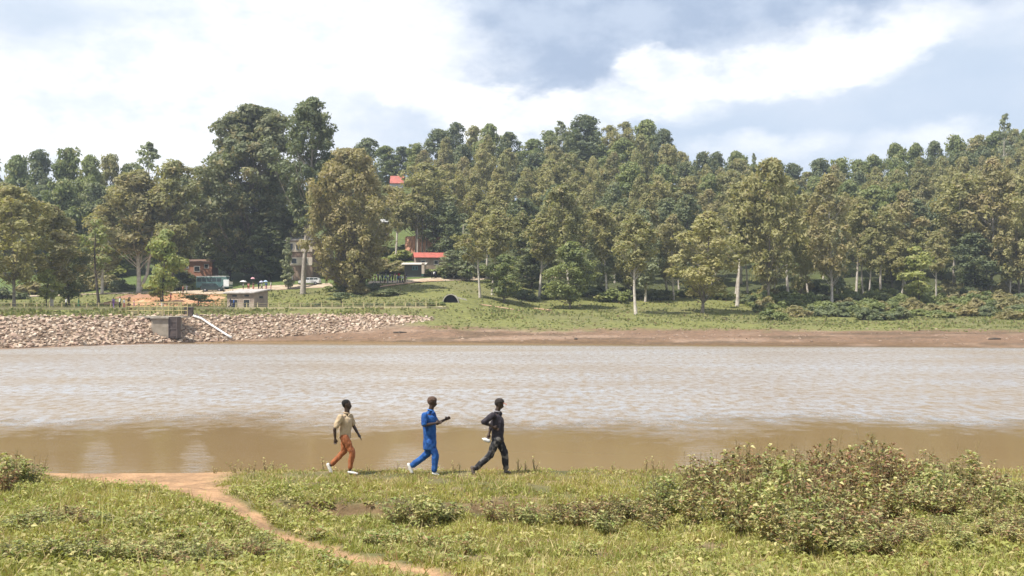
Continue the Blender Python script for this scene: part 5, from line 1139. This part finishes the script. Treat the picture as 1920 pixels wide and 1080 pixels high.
LEAFM = []
for s_ in range(4):
    r_ = np.random.default_rng(s_); V, Fq = leaf_arr(np.zeros((1, 3)), np.array([[1.0, 0, .25]]), np.array([.11]), np.array([.042]), r_, .3)
    cc = [(.36, .40, .14), (.26, .33, .10), (.42, .40, .18), (.30, .20, .10)][s_]; me = np_mesh('leaf', V, Fq, False, np.repeat(np.array([cc]), 5, 0)); me.materials.append(M_LEAF); LEAFM.append(me)
M_STEM = mat('weed_stem', (.20, .13, .07), .8, (.28, .24, .10), 8)
def shrub_proto(name, seed, nst, h, spread, per, L0, pal, nparts, tipleaf=6):
    rr = random.Random(seed); rn = np.random.default_rng(seed); root = empty(name); mb = MB(); P = []; D = []; outer = []
    for i in range(nst):
        a = rr.uniform(0, 6.283); q = spread * rr.random() ** .6; hh = h * rr.uniform(.55, 1.0) * (1 - .35 * q / max(spread, .01)); b0 = Vector((math.cos(a) * q * .25, math.sin(a) * q * .25, -.04))
        tp = Vector((math.cos(a) * q, math.sin(a) * q, hh)) + Vector((rr.gauss(0, .04), rr.gauss(0, .04), 0)); mid = b0 * .45 + tp * .55 + Vector((math.cos(a) * q * -.15, math.sin(a) * q * -.15, .05 * h))
        mb.tube([b0, mid, tp], [.010, .007, .004], 4, False)
        for j in range(per):
            t = .22 + .78 * (j + rr.random() * .6) / per; p = (b0 * (1 - t) ** 2 + mid * 2 * t * (1 - t) + tp * t * t); az = j * 2.4 + rr.uniform(-.5, .5) + a
            P.append(tuple(p)); D.append((math.cos(az), math.sin(az), rr.uniform(-.15, .75)))
        for j in range(tipleaf): az = rr.uniform(0, 6.28); P.append(tuple(tp)); D.append((math.cos(az), math.sin(az), rr.uniform(.2, 1.4))); outer.append((tp.copy(), az))
    for i in range(7 if h > .5 else 0):                      # bare dry stalks among the leafy stems
        a = rr.uniform(0, 6.283); q = spread * rr.uniform(.2, .9); hh = h * rr.uniform(.85, 1.14); x_, y_ = math.cos(a) * q, math.sin(a) * q
        mb.tube([(x_ * .3, y_ * .3, -.04), (x_ * .8, y_ * .8, hh * .55), (x_, y_, hh)], [.007, .005, .003], 4, False)
        for j in range(3): zz = hh * rr.uniform(.6, .95); mb.tube([(x_ * .95, y_ * .95, zz), (x_ * .95 + rr.uniform(-.09, .09), y_ * .95 + rr.uniform(-.09, .09), zz + rr.uniform(.04, .12))], [.003, .002], 4, False)
    mb.build('stem', M_STEM, root)
    P = np.array(P); D = np.array(D, dtype=float); L = L0 * rn.uniform(.6, 1.25, len(P)); V, Fq = leaf_arr(P, D, L, L * rn.uniform(.30, .46, len(P)), rn)
    pal = np.array(pal); c_ = pal[rn.choice(len(pal), len(P), p=(np.array((5, 3, 3, 2, 1.5)[:len(pal)]) / sum((5, 3, 3, 2, 1.5)[:len(pal)])))] * rn.uniform(.75, 1.25, (len(P), 1))
    tag(obj('foliage', np_mesh('foliage', V, Fq, False, np.repeat(c_, 5, 0)), M_LEAF, root), kind='stuff')
    rr.shuffle(outer)
    for i, (p, az) in enumerate(outer[:nparts]):
        l = obj('leaf', LEAFM[i % 4], None, root); l.location = p + Vector((0, 0, .012 + .01 * (i % 3))); l.rotation_euler = (rr.uniform(-.4, .4), rr.uniform(-.7, .3), az); s_ = rr.uniform(.7, 1.15) * L0 / .1; l.scale = (s_,) * 3
    return root
G_, Y_, B_, R_, D_2 = (.32, .34, .12), (.52, .46, .21), (.33, .20, .11), (.27, .13, .085), (.15, .15, .07)
SH = {'mix': [shrub_proto('shrub', 101, 26, 1.05, .50, 16, .13, (Y_, B_, G_, R_, D_2), 26), shrub_proto('shrub', 102, 22, 1.05, .48, 17, .13, (Y_, B_, G_, D_2), 26)],
      'red': [shrub_proto('shrub', 103, 26, 1.05, .46, 15, .115, (B_, Y_, R_, D_2), 24)],
      'green': [shrub_proto('shrub', 104, 22, .9, .50, 17, .135, (G_, Y_, D_2), 26), shrub_proto('shrub', 105, 20, .9, .48, 17, .14, (Y_, G_, G_), 24)],
      'sprig': [shrub_proto('weed', 106, 3, .42, .09, 7, .055, (Y_, Y_, B_), 4, 4), shrub_proto('weed', 107, 4, .34, .13, 7, .05, (Y_, B_, G_), 4, 4)],
      'low': [shrub_proto('weed', 108, 11, .26, .20, 9, .085, (Y_, G_, G_), 12, 5), shrub_proto('weed', 109, 9, .22, .18, 9, .075, (G_, Y_, B_), 10, 5)]}
SU = set()
def shrub(key, px, Y, h=None, label=None, cat='shrub', group=None, w=1.0):
    L = SH[key]; r0 = L[random.randrange(len(L))]; h0 = {'mix': 1.0, 'red': 1.0, 'green': .88, 'sprig': .42, 'low': .26}[key]
    if r0.name in SU: r = copy_tree(r0)
    else: SU.add(r0.name); r = r0
    x = wx(px, Y); r.location = (x, Y, near_z(x, Y)); s_ = (h or h0) / h0; r.scale = (s_ ** .5 * w, s_ ** .5 * w, s_); r.rotation_euler = (0, 0, random.uniform(0, 6.28)); return tag(r, label, cat, group)
TOPX = [1240, 1300, 1380, 1440, 1480, 1530, 1560, 1605, 1660, 1720, 1800, 1860, 1920, 1990]; TOPY = [912, 894, 880, 862, 850, 862, 856, 846, 856, 880, 872, 892, 928, 940]
for row, (Y0, off, x0, step, nm) in enumerate(((18.9, 0, 1255, 50, 'back'), (17.6, 16, 1235, 52, 'second'), (16.3, 40, 1300, 56, 'third'), (15.1, 72, 1380, 60, 'fourth'), (14.0, 104, 1450, 62, 'front'), (13.1, 138, 1500, 68, 'lowest'), (12.35, 172, 1590, 80, 'nearest'))):
    px = x0
    while px < 2120:
        Y = Y0 + random.uniform(-.3, .3); tp = np.interp(px, TOPX, TOPY) + off + random.uniform(-26, 12) - 18; g = near_z(wx(px, Y), Y); h = H + (YH - tp) * Y / F - g; h = max(.26, min(1.45, h))
        k_ = random.choice(('mix', 'mix', 'red' if 1380 < px < 1800 and row < 5 else 'mix', 'green' if row > 1 or px > 1750 or px < 1330 else 'red'))
        shrub(k_, px, Y, h, '%s leafy shrub in the %s row of the big thicket' % ({'mix': 'yellow green', 'red': 'reddish brown', 'green': 'fresh green'}[k_], nm), group='shrubs of the big thicket on the near bank', w=random.uniform(.85, 1.1)); px += step * random.uniform(.8, 1.15)
for i, (px, Y, h, k_) in enumerate(((965, 17.3, .42, 'mix'), (1005, 17.0, .44, 'green'), (1045, 17.4, .42, 'mix'), (1085, 17.0, .46, 'mix'), (1120, 17.6, .50, 'red'), (1150, 17.2, .58, 'mix'), (1185, 17.8, .5, 'green'), (1215, 17.1, .55, 'mix'), (920, 17.4, .34, 'mix'), (1140, 16.2, .4, 'green'), (1225, 16.0, .4, 'mix'))):
    shrub(k_, px, Y, h, '%s knee high shrub left of the big thicket' % {'mix': 'yellow green', 'red': 'reddish', 'green': 'green'}[k_], group='knee high shrubs left of the big thicket')
for px, Y, h, lb in ((745, 17.3, .52, 'pale green weed clump at the left of the patch by the eroded lip'), (790, 17.0, .60, 'tallest pale green weed clump in front of the eroded lip'), (832, 17.4, .48, 'pale green weed clump at the right of the patch by the eroded lip')): shrub('green', px, Y, h, lb)
for px, Y, h, lb in ((-15, 19.6, .70, 'leafy shrub cut by the left edge of the photo above the shore'), (22, 19.3, .66, 'leafy light green shrub second from the left edge'), (58, 19.8, .58, 'small leafy shrub beside the bare shore on the left'), (8, 17.4, .5, 'brownish leafy shrub low at the left edge')): shrub('green' if Y > 18 else 'red', px, Y, h, lb)
for px, Y in ((440, 22.3), (452, 22.6), (466, 22.2), (477, 22.5), (497, 22.4), (513, 22.6), (606, 22.7), (402, 22.4), (850, 22.6), (862, 22.4), (972, 22.4), (985, 22.6), (1002, 22.5), (1150, 22.3), (1212, 22.4), (1225, 22.6), (1243, 22.2), (1268, 22.5), (745, 22.7), (690, 22.5)):
    shrub('sprig', px, Y, random.uniform(.22, .46), 'thin sprig with small pale leaves on the edge of the shore', cat='weed', group='sprigs along the shore edge')
for px, Y, h, lb in ((1340, 19.8, 1.3, 'tall thin stalk rising above the left part of the thicket'), (1398, 19.6, 1.2, 'tall dark stalk with seed head above the thicket'), (1658, 19.4, 1.25, 'tall pale stalk at the centre of the thicket top'), (1812, 19.3, 1.1, 'tall pale stalk above the right part of the thicket')): shrub('sprig', px, Y, h * .85, lb, cat='weed', w=.6)
for i in range(72):
    px = random.uniform(-20, 900); Y = random.uniform(10.9, 15.5); x = wx(px, Y); py = YH + (H - near_z(x, Y)) * F / Y
    if px > 1150 - (1080 - py) * 2.6 or max(path_w(x + q, Y + .2) for q in (-.2, 0, .2)) > .02: continue
    shrub('low', px, Y, random.uniform(.14, .27), 'low broad leaved weed, %s rank, %s side' % ('bottom' if Y < 12.3 else 'middle' if Y < 14 else 'far', 'left' if px < 230 else 'path'), cat='weed', group='low weeds left of the footpath', w=random.uniform(.8, 1.2))
for i in range(26):
    px = random.uniform(560, 1500); Y = random.uniform(11.3, 17); x = wx(px, Y)
    if path_w(x, Y) > .1: continue
    shrub('low', px, Y, random.uniform(.10, .18), 'small weed in grass %s, right of footpath' % ('near the camera' if Y < 14 else 'farther off'), cat='weed', group='small weeds right of the footpath', w=random.uniform(.6, .9))
for i in range(30):
    px = 10 + (i * 97) % 620; Y = 11.1 + (i * .37) % 2.6; x = wx(px, Y)
    if max(path_w(x + q, Y + .25) for q in (-.3, 0, .3)) > .02: continue
    k_ = ('green', 'green', 'mix', 'green', 'red')[i % 5]
    shrub(k_, px, Y, random.uniform(.22, .36), '%s ankle high shrub among the weeds at the lower left' % {'green': 'green', 'mix': 'yellowish', 'red': 'brownish'}[k_], group='ankle high shrubs at the lower left', w=random.uniform(.8, 1.0))
# dry twigs on the ground
rr = random.Random(9)
for cx, cy, n_, lb in ((1075, 1020, 60, 'scatter of dry reddish twigs on the grass at the lower centre'), (1245, 1035, 45, 'small heap of dry twigs in front of the thicket'), (1890, 1020, 50, 'dry brown twigs under the thicket near the right edge'), (640, 950, 40, 'dry roots hanging at the eroded lip')):
    g = hitn(cx, cy); m_ = MB()
    for _ in range(n_):
        a = rr.uniform(0, 3.14); L = rr.uniform(.06, .2); x, y = rr.gauss(0, .28), rr.gauss(0, .14); d = Vector((math.cos(a), math.sin(a), rr.uniform(-.1, .35))) * L; z = near_z(g.x + x, g.y + y) - g.z + .03
        m_.tube([(x, y, z), (x + d.x * .5, y + d.y * .5, z + abs(d.z) * .5 + .01), (x + d.x, y + d.y, z + abs(d.z))], [.004, .0035, .002], 4, False)
    o = m_.build('dry_twigs', mat('dry_twig', (.26, .15, .10), .9, (.36, .26, .18), 6)); o.location = g; tag(o, lb, 'twigs', kind='stuff')
# pale litter by the water
for px, Y, lb in ((232, 23.7, 'small white scrap lying at the water edge on the left shore'), (575, 23.4, 'small pale scrap on the shore behind the man in tan')):
    x = wx(px, Y); o = MB().prism([(-.09, 0), (.08, 0), (.10, .03), (0, .055), (-.07, .03)], 'y', -.05, .05).build('litter', WH); o.location = (x, Y, near_z(x, Y)); tag(o, lb, 'litter')
HAZE = 0.00032
# ------------------------------------------------------------------ look-alikes are told apart by their order from the left
bpy.context.view_layer.update()
by = {}
for o in bpy.data.objects:
    if o.parent is None and o.get('label') and o.get('group'): by.setdefault(o['label'], []).append(o)
ORD = 'first second third fourth fifth sixth seventh eighth ninth tenth eleventh twelfth thirteenth fourteenth fifteenth sixteenth seventeenth eighteenth nineteenth twentieth'.split()
for lb, os_ in by.items():
    if 1 < len(os_) <= 20 and len(lb.split()) <= 12:      # ordinal by bearing from the photograph's standpoint
        os_.sort(key=lambda o: o.location.x / max(o.location.y, 1))
        for i, o in enumerate(os_): o['label'] = lb + ', %s from the left' % ORD[i]
# ------------------------------------------------------------------ air
HZ = bpy.data.materials.new('haze'); HZ.use_nodes = True; T = NT(HZ.node_tree); T.n.clear()
v = T.node('ShaderNodeVolumePrincipled'); v.inputs['Color'].default_value = (.80, .88, 1.0, 1); v.inputs['Density'].default_value = HAZE; v.inputs['Anisotropy'].default_value = 0.3
o = T.node('ShaderNodeOutputMaterial'); T.l.new(v.outputs[0], o.inputs['Volume'])
zb, zt = -3.5, 92
hb = MB().box((0, 360, (zb + zt) / 2), (2600, 860, zt - zb)).build('haze', HZ); tag(hb, kind='stuff')
